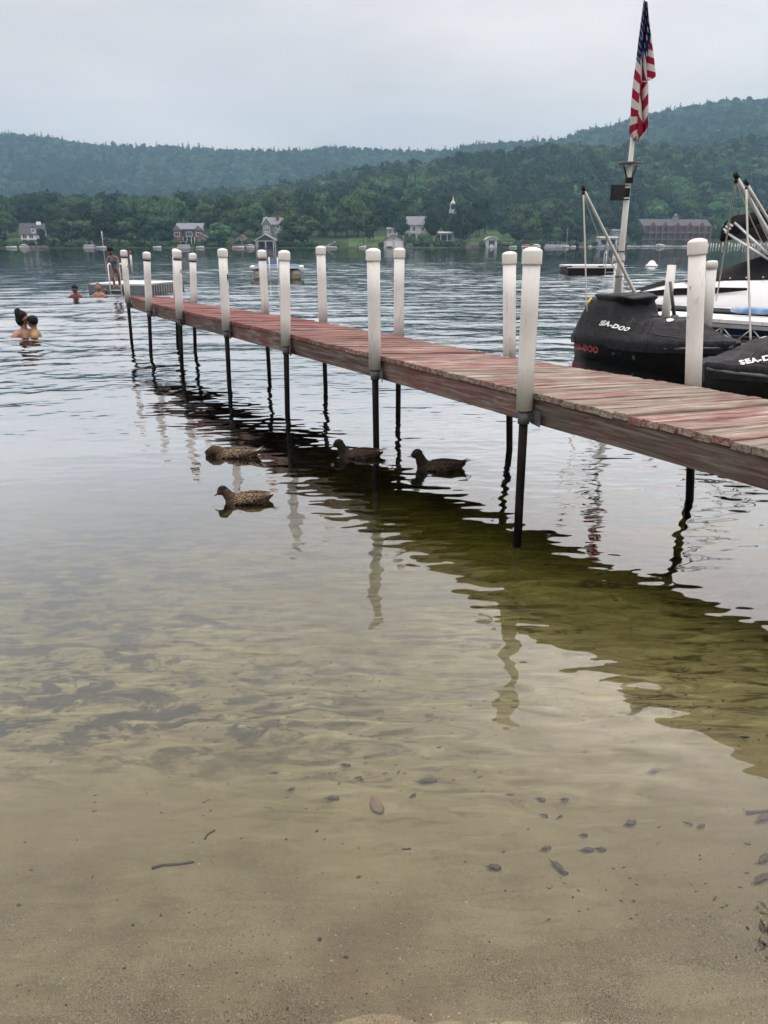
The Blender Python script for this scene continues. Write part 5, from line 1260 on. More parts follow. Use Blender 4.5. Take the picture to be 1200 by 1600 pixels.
b.build('float', M_FLOAT, tr_); b = MB(); b.box((LL / 2, loc_n * 0.035, 0.19), (LL - 0.3, 0.03, 0.10)); b.build('skirt_board', M_FLOAT, tr_)
b = MB(); b.ball((1.55, -0.03, 0.05), 0.03, 8); b.build('bolt', M_ALU, tr_)
def white_post(name, label, u0, v0, u1, v1, y, r0, zlow=-2.2, cap=True):
    a, b_ = aty(u0, v0, y), aty(u1, v1, y); d = (a - b_).normalized()
    t_ = thing(name, label, 'post', (b_.x, y, 0)); O = Vector((b_.x, y, 0))
    lo = b_ - d * ((b_.z - zlow) / d.z); ms = b_ - d * ((b_.z - 0.32) / d.z)
    MB().tube([ms - O, a - O], r0, 20).build('pipe_sleeve', M_PVC, t_); MB().tube([lo - O, ms - O], r0 * 0.55, 12).build('leg', M_PIPE, t_)
    k = MB(); rot = d.to_track_quat('Z', 'Y').to_matrix(); k.lathe([(r0 * 1.02, -0.08), (r0 * 1.14, -0.078), (r0 * 1.14, 0.012), (r0 * 0.9, 0.03), (0.004, 0.034)], n=20); k.v = [tuple(rot @ Vector(p) + a - O) for p in k.v]
    if cap: k.build('cap', M_CAP, t_)
    c = MB(); c.tube([ms - O - d * 0.07, ms - O], r0 * 0.85, 12).box(tuple(ms - O + Vector((0.08, 0.03, -0.03))), (0.16, 0.03, 0.10)); c.build('clamp', M_GALV, t_); return t_
white_post('flagpole_post', 'white capped pipe post that the flagpole is strapped to', 967.5, 401, 965.5, 470, 12.35, 0.075)
wp = white_post('mooring_post', 'leaning white pipe post left of the tall capped dock post', 1050, 414, 1042, 478, 12.1, 0.066, cap=False)
MB().box((0.075, 0, 1.40), (0.085, 0.10, 0.10)).build('post_fitting', M_GALV, wp)
wp = white_post('mooring_post', 'white pipe post right of the tall capped dock post, clamped to the truss', 1112.5, 411, 1104, 512, 10.9, 0.068, cap=True)
# grey whip stub on a rubber base
p = aty(1054, 497, 11.35); q = aty(1047, 440, 11.3); st_ = thing('pole_stub', 'bare grey pole stub leaning beside the covered scooter', 'pole', p)
MB().tube([(0, 0, 0), tuple(q - p)], [0.028, 0.022], 10).build('pole', M_GREYP, st_); MB().lathe([(0.06, -0.13), (0.075, -0.1), (0.07, 0.0), (0.045, 0.045), (0.02, 0.05)], n=14).build('base_socket', M_GALV, st_)

# ---------------------------------------------------------------- mooring whips and their lines
M_ROPE = mat('pale_rope', (0.60, 0.58, 0.53), 0.85, (0.46, 0.44, 0.40), 60)
def whip(label, base, tip, r0, r1, line_to, sag=0.0, bend=0.0):
    B, T = Vector(base), Vector(tip); t_ = thing('mooring_whip', label, 'mooring whip', B, 0, 'mooring whips at the float dock')
    n = 10; pth = [(T - B) * (k / n) + Vector((0, 0, bend * math.sin(math.pi * k / n))) for k in range(n + 1)]
    MB().tube([tuple(p_) for p_ in pth], [lerp(r0, r1, k / n) for k in range(n + 1)], 10).build('pole', M_TRIM, t_)
    tp = MB(); d = (pth[-1] - pth[-2]).normalized(); tp.tube([tuple(pth[-1] - d * 0.02), tuple(pth[-1] + d * 0.05)], r1 * 1.6, 8); tp.ball(tuple(pth[-1] + Vector((0, 0, -0.05))), r1 * 1.3, 8); tp.build('tip_guide', M_BLACKC, t_)
    MB().lathe([(0.055, -0.12), (0.06, 0.0), (0.04, 0.09), (r0 * 1.1, 0.12)], n=12).build('base_socket', M_ALU, t_)
    for (e, rr_) in line_to:
        E_ = Vector(e) - B; s0 = pth[-1] + Vector((0, 0, -0.05)); rp = MB(); pts = []
        for k in range(13):
            f = k / 12; w = s0.lerp(E_, f); w.z -= sag * math.sin(math.pi * f); pts.append(tuple(w))
        rp.tube(pts, rr_, 6); rp.build('line', M_ROPE, t_)
    l2 = [tuple(p_ + Vector((-0.06 * math.sin(math.pi * k / n) - 0.01, 0, -0.08 * math.sin(math.pi * k / n) - 0.02))) for k, p_ in enumerate(pth)]
    MB().tube(l2, 0.006, 5).build('line', M_ROPE, t_)
    return t_
whip('white mooring whip leaning left over the covered scooter', aty(996, 466, 12.35), aty(912, 296, 11.4), 0.030, 0.017, [(aty(917, 487, 11.2), 0.011)])
whip('taller of two white mooring whips at the right edge', aty(1262, 470, 9.9), aty(1151, 276, 9.4), 0.034, 0.018, [(aty(1119, 470, 12.2), 0.010)])
whip('shorter white mooring whip behind the taller one at right edge', aty(1275, 468, 9.8), aty(1167, 287, 9.3), 0.024, 0.013, [(aty(1173, 541, 8.75), 0.012)])

# ---------------------------------------------------------------- white bow rider behind the float dock
M_GEL = mat('white_gelcoat', (0.78, 0.79, 0.80), 0.18, (0.74, 0.75, 0.76), 0.8)
M_NAVYH = mat('navy_gelcoat', (0.012, 0.018, 0.045), 0.15, (0.016, 0.024, 0.055), 1)
Bs, Bdir = Vector((5.05, 15.4, 0)), td
bt = thing('motor_boat', 'white and navy motor boat with black canopy, moored at right', 'boat', Bs, math.atan2(Bdir.y, Bdir.x))
st = [(0.0, .98, .62), (.35, 1.06, .78), (1.0, 1.12, .95), (2.0, 1.16, 1.06), (3.2, 1.12, 1.12), (4.2, .90, 1.16), (5.0, .5, 1.2), (5.5, .06, 1.22)]
lo_, up_ = [], []
for x, w, z in st:
    k = max(0, (x - 3.5) / 2); zb = -.3 + .3 * k
    lo_.append([(x, -w * .97, .56), (x, -w * .95, .20), (x, -w * .80, .02), (x, 0, zb), (x, w * .80, .02), (x, w * .95, .20), (x, w * .97, .56)])
    up_.append([(x, -w * .97, .55), (x, -w * 1.03, .60), (x, -w * 1.03, .66), (x, -w * 1.0, .70 if z > .72 else z - .02), (x, -w * .96, z), (x, -w * .82, z + .03), (x, 0, z + .04), (x, w * .82, z + .03), (x, w * .96, z), (x, w * 1.0, .70 if z > .72 else z - .02), (x, w * 1.03, .66), (x, w * 1.03, .60), (x, w * .97, .55)])
MB().loft(lo_).build('lower_hull', M_NAVYH, bt); MB().loft(up_).build('upper_hull', M_GEL, bt)
b = MB(); b.hexa([(-.75, -.85, .40), (.02, -.95, .40), (.02, .95, .40), (-.75, .85, .40), (-.75, -.85, .47), (.02, -.95, .50), (.02, .95, .50), (-.75, .85, .47)]); b.build('swim_platform', M_GEL, bt)
for s in (-1, 1):
    b = MB(); b.tube([(x, s * (w * 1.035), .63) for x, w, z in st], 0.022, 6); b.build('rub_rail', M_ALU, bt)
    b = MB(); b.loft([[(x, s * w * 1.006, z0), (x, s * w * 1.006 + s * .004, z1)] for x, w, z0, z1 in ((.1, 1.01, .70, .74), (.6, 1.08, .76, .84), (1.2, 1.125, .80, .92), (1.9, 1.16, .86, .96), (2.4, 1.155, .93, .97))], closed=False); b.build('side_stripe', M_BLACKC, bt)
    b = MB(); b.loft([[(x, s * y, z0), (x + .02, s * (y - .10), z1)] for x, y, z0, z1 in ((-.05, .96, .60, .66), (.35, .99, .79, .88), (.8, 1.03, .92, 1.02), (1.0, 1.04, .97, 1.04))], closed=False); b.build('transom_trim', M_BLACKC, bt)
# mooring cover stretched up to the windshield, with snaps along its edge
cvr = []
for x, w, ze, zt in ((1.25, 1.05, 1.03, 1.06), (1.5, 1.08, 1.05, 1.18), (1.9, 1.10, 1.08, 1.36), (2.6, 1.10, 1.12, 1.60), (3.2, 1.04, 1.14, 1.66), (3.8, .90, 1.17, 1.40), (4.6, .6, 1.20, 1.26)):
    cvr.append([(x, -w, ze), (x, -w * .97, lerp(ze, zt, .12)), (x, -w * .55, lerp(ze, zt, .8)), (x, 0, zt), (x, w * .55, lerp(ze, zt, .8)), (x, w * .97, lerp(ze, zt, .12)), (x, w, ze)])
MB().loft(cvr, closed=False).build('mooring_cover', M_BLACKC, bt)
for k in range(9):
    x = 1.3 + k * .26; b = MB(); w = interp(x, [.85, 1.3, 1.9, 2.6, 3.2], [1.02, 1.07, 1.1, 1.1, 1.04])
    for s in (-1, 1): b.ball((x, s * (w + .004), interp(x, [.85, 1.3, 1.9, 2.6, 3.2], [1.0, 1.04, 1.08, 1.12, 1.14]) + .02), .016, 6)
    b.build('cover_snap', M_ALU, bt)
# folding canopy
cn = []
for x, z, th in ((1.78, 1.92, .16), (1.82, 2.04, .30), (1.95, 2.14, .30), (2.25, 2.19, .20), (2.8, 2.22, .13), (3.5, 2.22, .10), (4.0, 2.16, .10)):
    cn.append([(x, y, z - .06 * (abs(y) / 1.0) ** 2 + o) for o, ys_ in ((0, (-1.0, -.6, 0, .6, 1.0)), (-th, (1.0, .6, 0, -.6, -1.0))) for y in ys_])
MB().loft(cn).build('canopy', M_BLACKC, bt)
for s in (-1, 1):
    MB().tube([(1.98, s * .99, 1.98), (2.75, s * 1.06, 1.38)], .022, 8).build('canopy_bow', M_ALU, bt)
    MB().tube([(1.84, s * .99, 1.84), (2.72, s * 1.06, 1.36)], .022, 8).build('canopy_bow', M_ALU, bt)
    MB().tube([(3.8, s * .98, 2.1), (2.85, s * 1.06, 1.30)], .02, 8).build('canopy_bow', M_ALU, bt)
for k in range(3): MB().box((1.86 + k * .03, -1.0, 1.86 + k * .045), (.10, .03, .03), (0, .5, 0)).build('canopy_clip', M_TRIM, bt)
MB().add([(3.0, -.95, 1.16), (3.0, .95, 1.16), (2.5, .8, 1.62), (2.5, -.8, 1.62)], [(0, 1, 2, 3)]).build('windshield', M_PANE, bt)
fd = thing('boat_fender', 'blue and pale fender lying along the float dock by the boat', 'fender', aty(1172, 485, 12.0)); fd.rotation_euler = (0, 0, math.atan2(td.y, td.x))
MB().lathe([(.01, -.30), (.035, -.28), (.055, -.2), (.06, 0), (.055, .2), (.035, .28), (.01, .30)], n=14, axis='x').build('fender_body', mat('blue_fender', (0.06, 0.17, 0.38), 0.4, (0.35, 0.45, 0.55), 3), fd)
MB().tube([(.30, 0, 0), (.36, 0, .02)], .015, 6).build('fender_eye', M_NAVYH, fd)

# ---------------------------------------------------------------- flagpole with limp flag, lamp and solar panel
FY = 12.3
pb, pt = aty(964, 463, FY), aty(1011, -8, FY); pd = pt - pb; base = pb - pd * ((pb.z - 0.55) / pd.z)
fp = thing('flagpole', 'tall leaning white flagpole strapped to a white post', 'flagpole', base)
rel = lambda p_: Vector(p_) - base
def on_pole(v): f = (zat(v, FY) - base.z) / (pt.z - base.z); return (pt - base) * f
MB().tube([(0, 0, 0), tuple(on_pole(300)), tuple(on_pole(225)), tuple(pt - base)], [0.055, 0.043, 0.034, 0.020], 14).build('pole', M_TRIM, fp)
for v in (393, 408, 432): 
    q = on_pole(v); MB().tube([tuple(q - Vector((0, 0, .012))), tuple(q + Vector((0, 0, .012)))], .062, 12).build('strap', M_GALV, fp)
MB().ball(tuple(pt - base + Vector((0, 0, .04))), .035, 8).build('finial', M_ALU, fp)
lq = on_pole(257); lamp = thing('pole_lamp', 'flat round solar lamp clamped round the flagpole under the flag', 'lamp', base + lq)
MB().lathe([(0.05, .0), (.17, -.005), (.175, .018), (.17, .028), (.05, .02)], n=24).build('lamp_disc', M_GREYP, lamp)
for s in (-1, 1): MB().tube([(s * .10, -.02, -.01), (s * .06, -.02, -.12), (s * .03, -.02, -.20)], .010, 6).build('lamp_bracket', M_BLACKC, lamp)
MB().box((0, -.03, -.22), (.10, .08, .08)).build('lamp_housing', M_BLACKC, lamp)
sp_ = aty(967, 301, FY - 0.06); spn = thing('solar_panel', 'small black solar panel clamped to the flagpole', 'solar panel', sp_)
MB().box((-.01, 0, 0), (.20, .02, .20)).build('panel', M_SHELL, spn); MB().box((-.01, .012, 0), (.216, .02, .216)).build('panel_frame', M_BLACKC, spn)
for z in (-.08, .07): MB().tube([(.08, -.005, z), (.16, -.005, z + .005)], .012, 6).build('panel_clip', M_ALU, spn)
MB().box((.135, .02, 0), (.06, .05, .20)).build('battery', M_BLACKC, spn)
# the flag hangs in folds: left fold, dark inner fold, right fold
def flag_material():
    t = NT('flag_cloth'); uv = t.n('ShaderNodeUVMap', uv_map='UVMap'); sx = t.n('ShaderNodeSeparateXYZ'); t.l(uv.outputs[0], sx.inputs[0])
    st_ = t.math('GREATER_THAN', t.math('FRACT', t.math('MULTIPLY', sx.outputs['Y'], 0.5)), 0.5)
    c = t.mix(st_, (0.66, 0.64, 0.62), (0.36, 0.022, 0.055))
    canton = t.math('LESS_THAN', sx.outputs['Y'], 0.0)
    # star field: staggered rows of dots
    gx_ = t.math('MULTIPLY', sx.outputs['X'], 3.0); row = t.math('MULTIPLY', sx.outputs['Y'], 1.35)
    sh = t.math('MULTIPLY', t.math('FLOOR', row), 0.5)
    fx = t.math('SUBTRACT', t.math('FRACT', t.math('ADD', gx_, sh)), 0.5); fy = t.math('SUBTRACT', t.math('FRACT', row), 0.5)
    d = t.math('SQRT', t.math('ADD', t.math('MULTIPLY', fx, fx), t.math('MULTIPLY', fy, fy)))
    star = t.math('LESS_THAN', d, 0.20)
    blue = t.mix(star, (0.018, 0.026, 0.105), (0.66, 0.66, 0.68))
    c = t.mix(canton, c, blue)
    b = t.n('ShaderNodeBsdfDiffuse'); t.l(c, b.inputs[0]); tl = t.n('ShaderNodeBsdfTranslucent'); t.l(c, tl.inputs[0])
    mx = t.n('ShaderNodeMixShader'); mx.inputs[0].default_value = 0.3; t.l(b.outputs[0], mx.inputs[1]); t.l(tl.outputs[0], mx.inputs[2]); t.l(mx.outputs[0], t.out.inputs[0]); return t.m
def flag():
    vs_ = np.linspace(0, 1, 60)
    def L_(v): return np.interp(v, [0, 30, 60, 95, 130, 165, 185, 208, 222], [1006, 1002, 998, 994, 989, 986, 985, 983, 991])
    def F1(v): return np.interp(v, [0, 30, 60, 95, 130, 165, 185, 208, 222], [1008, 1006, 1003, 1001, 1000, 998, 997, 996, 992.5])
    def F2(v): return np.interp(v, [0, 30, 60, 95, 130, 165, 185, 208, 222], [1009, 1007, 1006, 1004, 1003, 1003, 1005, 1008, 994])
    def RM(v): return np.interp(v, [0, 30, 60, 95, 122, 135, 165, 185, 203, 222], [1011, 1013, 1016, 1011, 1011, 1013, 1013, 1013, 1012, 995])
    def RR(v): return np.interp(v, [0, 30, 60, 95, 120, 128], [1011.5, 1014, 1018, 1022.5, 1025, 1012])
    verts = []; uvs = []; faces = []
    def strip(fa, fb, ya, yb, v0, v1, ph, n=4, rows=48, belly=0.03, xs=(0, 1)):
        o = len(verts)
        for i in range(rows + 1):
            v = lerp(v0, v1, i / rows)
            for k in range(n + 1):
                q = k / n; u = lerp(float(fa(v)), float(fb(v)), q)
                y = lerp(ya, yb, q) - belly * math.sin(math.pi * q) + 0.012 * math.sin(v * 0.06 + q * 2)
                p_ = aty(u, v, FY + y) - base; verts.append(tuple(p_)); uvs.append((lerp(xs[0], xs[1], q), ph(v, u, q)))
        for i in range(rows):
            for k in range(n):
                a = o + i * (n + 1) + k; faces.append((a, a + 1, a + n + 2, a + n + 1))
    # stripe phase: number of stripes past the canton's lower edge
    strip(L_, F1, -0.02, -0.13, 0, 220, lambda v, u, q: (v - 92 - 10 * q) / 15.0 + (0.55 * q * (v - 165) / 15 if v > 165 else 0), xs=(0, 1.1))
    strip(F1, F2, -0.13, -0.04, 2, 220, lambda v, u, q: (v - 88 - 16 * q) / 30.0, n=3, belly=0, xs=(1.1, 1.5))
    strip(F2, RM, -0.04, -0.10, 2, 221, lambda v, u, q: (v - 74 - 5 * q) / 26.0 - 0.9 * q if v < 128 else (v - 74 + 14 * q) / 17.0, xs=(1.5, 2.2))
    strip(RM, RR, -0.10, -0.16, 2, 126, lambda v, u, q: (v - 58 - 4 * (1 - q) * -1) / 11.0, n=3, belly=0.015, xs=(2.2, 2.6))
    strip(RM, lambda v: RM(v) - 5, -0.10, 0.02, 4, 221, lambda v, u, q: (v - 70) / 17.0, n=2, belly=0, xs=(2.2, 2.6))
    me = bpy.data.meshes.new('flag'); me.from_pydata(verts, [], faces); ul = me.uv_layers.new(name='UVMap')
    for lp in me.loops: ul.data[lp.index].uv = uvs[lp.vertex_index]
    me.polygons.foreach_set('use_smooth', [True] * len(me.polygons))
    o = link('flag', me, flag_material()); o.location = base
    sol = o.modifiers.new('cloth', 'SOLIDIFY'); sol.thickness = 0.002
    tag(o, 'limp red, white and blue striped flag hanging in folds', 'flag')
flag()

# ---------------------------------------------------------------- swim rafts, buoys
M_RAFTTOP = mat('pale_raft_boards', (0.66, 0.67, 0.68), 0.6, (0.52, 0.53, 0.54), 1.5)
M_RAFTSIDE = mat('blue_grey_raft_skirt', (0.13, 0.15, 0.175), 0.6, (0.09, 0.105, 0.125), 2)
def rail_ladder(par, x, y0, ztop, zdeck, w=0.42, hoop=0.0, out=-1):
    l = None
    for s in (-1, 1):
        if hoop: pth = [(x + s * w / 2, y0 - out * 0.55, zdeck), (x + s * w / 2, y0 - out * 0.52, ztop - .12), (x + s * w / 2, y0 - out * 0.38, ztop), (x + s * w / 2, y0 - out * 0.10, ztop), (x + s * w / 2, y0 + out * 0.04, ztop - .12), (x + s * w / 2, y0 + out * 0.06, -0.7)]
        else: pth = [(x + s * w / 2, y0 - out * 0.30, zdeck), (x + s * w / 2, y0 - out * 0.16, ztop - .05), (x + s * w / 2, y0 - out * 0.06, ztop), (x + s * w / 2, y0 + out * 0.04, ztop - .05), (x + s * w / 2, y0 + out * 0.06, -0.7)]
        o = MB().tube(pth, 0.025, 8).build('ladder_rail', M_ALU, par); l = l or o
    for z in (0.10, -0.2, -0.5): MB().box((x, y0 + out * 0.06, z), (w, 0.08, 0.03)).build('ladder_rung', M_ALU, par)
# raft 1: pale boards, blue-grey skirt, slatted side; turned a little
pA, pB = atz(140, 457, 0), atz(231, 458.5, 0)
rz = math.atan2((pB - pA).y, (pB - pA).x); W1 = (pB - pA).length
raft = thing('swim_raft', 'pale topped swim raft with dark skirt and a child on it', 'swim raft', ((pA + pB) / 2), rz)
DEP = 2.6; zt = 0.29
for k in range(17): MB().box((0, 0.08 + k * DEP / 17, zt), (W1, DEP / 17 - 0.012, 0.05)).build('board', M_RAFTTOP, raft)
MB().box((0, -0.02, 0.10), (W1, 0.05, 0.32)).build('skirt', M_RAFTSIDE, raft); MB().box((0, DEP + .05, 0.14), (W1, 0.05, 0.34)).build('skirt', M_RAFTSIDE, raft); MB().box((-W1 / 2 + .03, DEP / 2, 0.14), (0.05, DEP, 0.34)).build('skirt', M_RAFTSIDE, raft)
for k in range(15): MB().box((W1 / 2 - .02, 0.1 + k * DEP / 15, 0.14), (0.06, 0.08, 0.36)).build('side_slat', M_GREYW, raft)
MB().box((0, DEP / 2, 0.02), (W1 - .3, DEP - .3, 0.30)).build('float', M_FLOAT, raft)
lx = (raft.matrix_world.inverted() if False else Matrix.Rotation(-rz, 3, 'Z')) @ (atz(182, 458, 0) - (pA + pB) / 2)
rail_ladder(raft, lx.x, -0.06, 1.0, 0.36, 0.44)
# raft 2: blue mat, cream floats
pA, pB = atz(393, 437, 0), atz(472, 437, 0)
raft2 = thing('swim_raft', 'swim raft with bright blue top and round cream floats', 'swim raft', (pA + pB) / 2 + Vector((0, .2, 0)), 0.12)
W2 = (pB - pA).length; M_CREAM = mat('cream_float', (0.46, 0.43, 0.35), 0.5, (0.20, 0.18, 0.14), 2.2, stretch=(1, 1, 3))
MB().box((0, 1.3, .62), (W2 - .3, 2.4, .05)).build('mat', M_BLUE, raft2)
b = MB(); b.box((0, -.02, .56), (W2 + .1, .28, .09)); b.box((0, 2.62, .56), (W2 + .1, .28, .09)); b.box((-W2 / 2 + .02, 1.3, .56), (.22, 2.4, .09)); b.box((W2 / 2 - .02, 1.3, .56), (.22, 2.4, .09)); b.build('deck_frame', M_RAFTTOP, raft2)
for s in (-1, 1):
    x = s * (W2 / 2 - .32); MB().lathe([(.05, -.08), (.22, -.04), (.29, .08), (.30, .5), (.30, 2.2), (.26, 2.6), (.05, 2.66)], (x, 0, .20), 18, axis='y').build('float', M_CREAM, raft2)
MB().lathe([(.28, .7), (.30, .75), (.30, 1.4), (.28, 1.45)], (0.75, 0, .18), 16, axis='y').build('float', M_CREAM, raft2)
for s in (-1, 1): MB().tube([(-.15 + s * .2, -.17, 1.05), (-.15 + s * .2, -.17, -.6)], .028, 8).build('ladder_rail', M_ALU, raft2)
for z in (.35, .1, -.2): MB().box((-.15, -.17, z), (.40, .05, .03)).build('ladder_rung', M_ALU, raft2)
# raft 3: low dark raft with hooped ladder
pA, pB = atz(886, 428, 0), atz(978, 428, 0)
raft3 = thing('swim_raft', 'low swim raft with white rim, black sides and hooped ladder', 'swim raft', (pA + pB) / 2, -0.05); W3 = (pB - pA).length
for k in range(10): MB().box((0, .1 + k * .26, .44), (W3 - .1, .25, .05)).build('board', M_RAFTTOP, raft3)
for y in (0, 2.7): MB().box((0, y - .02, .40), (W3, .05, .15)).build('rim', M_TRIM, raft3)
MB().box((0, 1.35, .14), (W3 - .15, 2.6, .36)).build('float', M_BLACKC, raft3)
for x in (-W3 / 2 + .12, W3 / 2 - .12, .2): MB().box((x, -.05, .42), (.3, .03, .06)).build('cleat', M_BLACKC, raft3)
rail_ladder(raft3, .72, -.02, 1.22, .44, .5, hoop=1)
# buoys
p = atz(1018, 417, 0); by = thing('mooring_buoy', 'white mooring buoy with a cone top floating before the hotel', 'buoy', p)
MB().lathe([(.05, -.2), (.38, -.12), (.45, 0), (.45, .12), (.40, .17)], n=22).build('buoy_base', M_TRIM, by); MB().lathe([(.40, .17), (.30, .22), (.19, .40), (.08, .46), (.02, .47)], n=22).build('buoy_cone', M_TRIM, by); MB().lathe([(.452, .02), (.455, .06)], n=22).build('buoy_stripe', M_BLUE, by)
p = atz(205, 408, 0); mk = thing('channel_marker', 'slim white and red channel marker beyond the dock end', 'buoy', p)
MB().tube([(0, 0, -.4), (0, 0, .62)], [.11, .09], 10).build('marker_body', M_TRIM, mk); MB().tube([(0, 0, .62), (0, 0, .98)], [.10, .09], 10).build('marker_top', mat('marker_red', (.45, .04, .04), .5, (.36, .03, .03), 4), mk)

# ---------------------------------------------------------------- ducks
def duck_material(name, base, dark, pale, belly):
    t = NT(name); v = t.coords('Object'); sx = t.n('ShaderNodeSeparateXYZ'); t.l(v, sx.inputs[0])
    vo = t.n('ShaderNodeTexVoronoi', feature='DISTANCE_TO_EDGE'); vo.inputs['Scale'].default_value = 58
    mp = t.n('ShaderNodeMapping'); mp.inputs['Scale'].default_value = (0.62, 1.1, 1.2); t.l(v, mp.inputs['Vector']); t.l(mp.outputs[0], vo.inputs['Vector'])
    c = t.mix(t.ramp(vo.outputs['Distance'], [(0.03, (1,) * 3), (0.11, (0,) * 3)]), dark, pale)
    c = t.mix(t.ramp(t.noise(v, 24, 4), [(0.45, (0,) * 3), (0.70, (0.5,) * 3)]), c, base)
    neck = t.n('ShaderNodeMapRange'); neck.inputs['From Min'].default_value = 0.075; neck.inputs['From Max'].default_value = 0.11; t.l(sx.outputs['X'], neck.inputs['Value'])
    fine = t.ramp(t.noise(v, 90, 3), [(0.4, tuple(x * .75 for x in base)), (0.6, belly)])
    c = t.mix(neck.outputs[0], c, fine)
    return t.pbsdf(c, 0.75, 0.08, 0, vo.outputs['Distance'], 0.4, 0.01)
M_DUCKF = duck_material('brown_duck_plumage', (0.048, 0.032, 0.020), (0.009, 0.007, 0.006), (0.30, 0.215, 0.14), (0.085, 0.062, 0.045))
M_DUCKM = duck_material('dull_duck_plumage', (0.024, 0.017, 0.012), (0.007, 0.006, 0.005), (0.075, 0.050, 0.034), (0.013, 0.010, 0.008))
M_DHEAD = mat('dark_duck_head', (0.014, 0.013, 0.010), 0.6, (0.008, 0.008, 0.007), 30, spec=0.12); M_BILL = mat('dark_olive_bill', (0.035, 0.032, 0.022), 0.35, (0.06, 0.05, 0.03), 20); M_BILLP = mat('pale_bill', (0.30, 0.28, 0.20), 0.4, (0.22, 0.20, 0.14), 20)
M_FEATHD = mat('dark_wing_feathers', (0.016, 0.012, 0.010), 0.6, (0.008, 0.007, 0.006), 26, stretch=(0.4, 2, 2)); M_FEATHP = mat('pale_tail_feathers', (0.50, 0.46, 0.40), 0.7, (0.20, 0.16, 0.12), 20, stretch=(0.4, 2, 2))
def duck(loc, rz, label, plum, neck, head, pitch, bill_mat, s=1.0, pale_tail=True, eye_stripe=True):
    r = thing('duck', label, 'duck', loc, rz, 'ducks swimming under and beside the dock'); r.scale = (s, s, s)
    m = MB(); rings = []
    for x, w, zb, zt_ in ((-.235, .012, .080, .098), (-.20, .040, .045, .105), (-.15, .070, .005, .102), (-.08, .094, -.03, .104), (0, .100, -.045, .103), (.07, .095, -.045, .105), (.12, .078, -.035, .092), (.155, .05, -.015, .07), (.17, .02, .01, .045)):
        rings.append([(x, w * math.cos(a), (zb + zt_) / 2 + (zt_ - zb) / 2 * math.sin(a)) for a in [2 * math.pi * k / 16 for k in range(16)]])
    m.loft(rings)
    chain(m, neck)
    hx, hz_ = head; cp, sp2 = math.cos(pitch), math.sin(pitch)
    m.ball((hx, 0, hz_), (.045, .036, .037), 10); m.ball((hx + .024 * cp, 0, hz_ + .024 * sp2 - .006), (.031, .027, .025), 8)
    body = link('body', remesh(m, 0.0065, 5), plum, r)
    hd = MB(); hd.ball((hx - .003, 0, hz_ + .006), (.0435, .0350, .0345), 12)
    for k in range(1, 3): hd.ball((lerp(hx, neck[-2][0], k * .3), 0, lerp(hz_, neck[-2][2], k * .3) + .004), .0275 - .002 * k, 10)
    hd.build('crown_feathers', M_DHEAD, body)
    bl = MB(); rows = []
    for q, w, h in ((0, .013, .013), (.35, .011, .009), (.75, .0125, .006), (1.0, .006, .003)):
        c = Vector((hx + (.030 + .052 * q) * cp, 0, hz_ + (.030 + .052 * q) * sp2 - .004)); up = Vector((-sp2, 0, cp))
        rows.append([tuple(c + Vector((0, w * math.cos(a), 0)) + up * (h * math.sin(a))) for a in [2 * math.pi * k / 8 for k in range(8)]])
    bl.loft(rows); bl.build('bill', bill_mat, r)
    for sd in (-1, 1):
        MB().ball((hx + .012, sd * .0285, hz_ + .008), .0045, 6).build('eye', M_SHELL, r)
        w_ = MB(); rows = []
        for x, z, h, o_ in ((.085, .055, .012, .096), (.04, .068, .036, .104), (-.04, .078, .040, .106), (-.11, .086, .030, .092), (-.17, .094, .017, .062), (-.225, .103, .006, .022)):
            rows.append([(x, sd * o_ * 1.0, z - h), (x, sd * (o_ + .008), z), (x, sd * (o_ * .72), z + h * .8), (x, sd * o_ * .5, z + h * .62), (x, sd * o_ * .62, z - h * .3)])
        w_.loft(rows if sd > 0 else [rr_[::-1] for rr_ in rows]); wing = w_.build('wing', plum, r)
        for k in range(3):
            z = .052 + k * .017; f = MB(); rows = []
            for x, ww in ((.01 - k * .012, .006), (-.07, .011), (-.15, .010), (-.215 - k * .008, .002)):
                o_ = interp(x, [-.23, -.17, -.11, -.04, .05], [.020, .062, .094, .110, .106]) - k * .012 + .003; zz = z + (.10 - z) * max(0, (-.05 - x) / .2) * .8
                rows.append([(x, sd * o_, zz - ww), (x, sd * (o_ + .003), zz), (x, sd * o_ * .97, zz + ww), (x, sd * o_ * .93, zz)])
            f.loft(rows if sd > 0 else [rr_[::-1] for rr_ in rows]); f.build('flight_feather', M_FEATHD if k != 1 else plum, wing)
    for k in range(-2, 3):
        t_ = MB(); dx_ = -.255 - .015 * (2 - abs(k)); t_.loft([[(-.17, k * .012 - .012, .09), (-.17, k * .012 + .012, .09), (-.17, k * .012, .098)], [(-.22, k * .018 - .011, .102), (-.22, k * .018 + .011, .102), (-.22, k * .018, .108)], [(dx_, k * .024 - .003, .116 + .004 * abs(k)), (dx_, k * .024 + .003, .116 + .004 * abs(k)), (dx_, k * .024, .118 + .004 * abs(k))]])
        t_.build('tail_feather', M_FEATHP if (pale_tail and k % 2 == 0) else plum, r)
    return r
def at_w(u, v, dz=-0.03): p_ = atz(u, v, 0); return (p_.x, p_.y, dz)
NK_DOWN = [(.10, 0, .055, .060), (.145, 0, .085, .047), (.185, 0, .095, .041), (.210, 0, .078, .037)]
NK_LOW = [(.10, 0, .055, .060), (.140, 0, .092, .048), (.158, 0, .122, .041), (.175, 0, .138, .037)]
NK_UP = [(.10, 0, .055, .060), (.130, 0, .100, .048), (.142, 0, .135, .040), (.155, 0, .155, .037)]
duck(at_w(366, 712, -.04), math.pi - 0.05, 'brown duck dipping its bill, swimming at left of the dock shadow', M_DUCKF, NK_DOWN, (.218, .066), -1.25, M_BILL, 0.93)
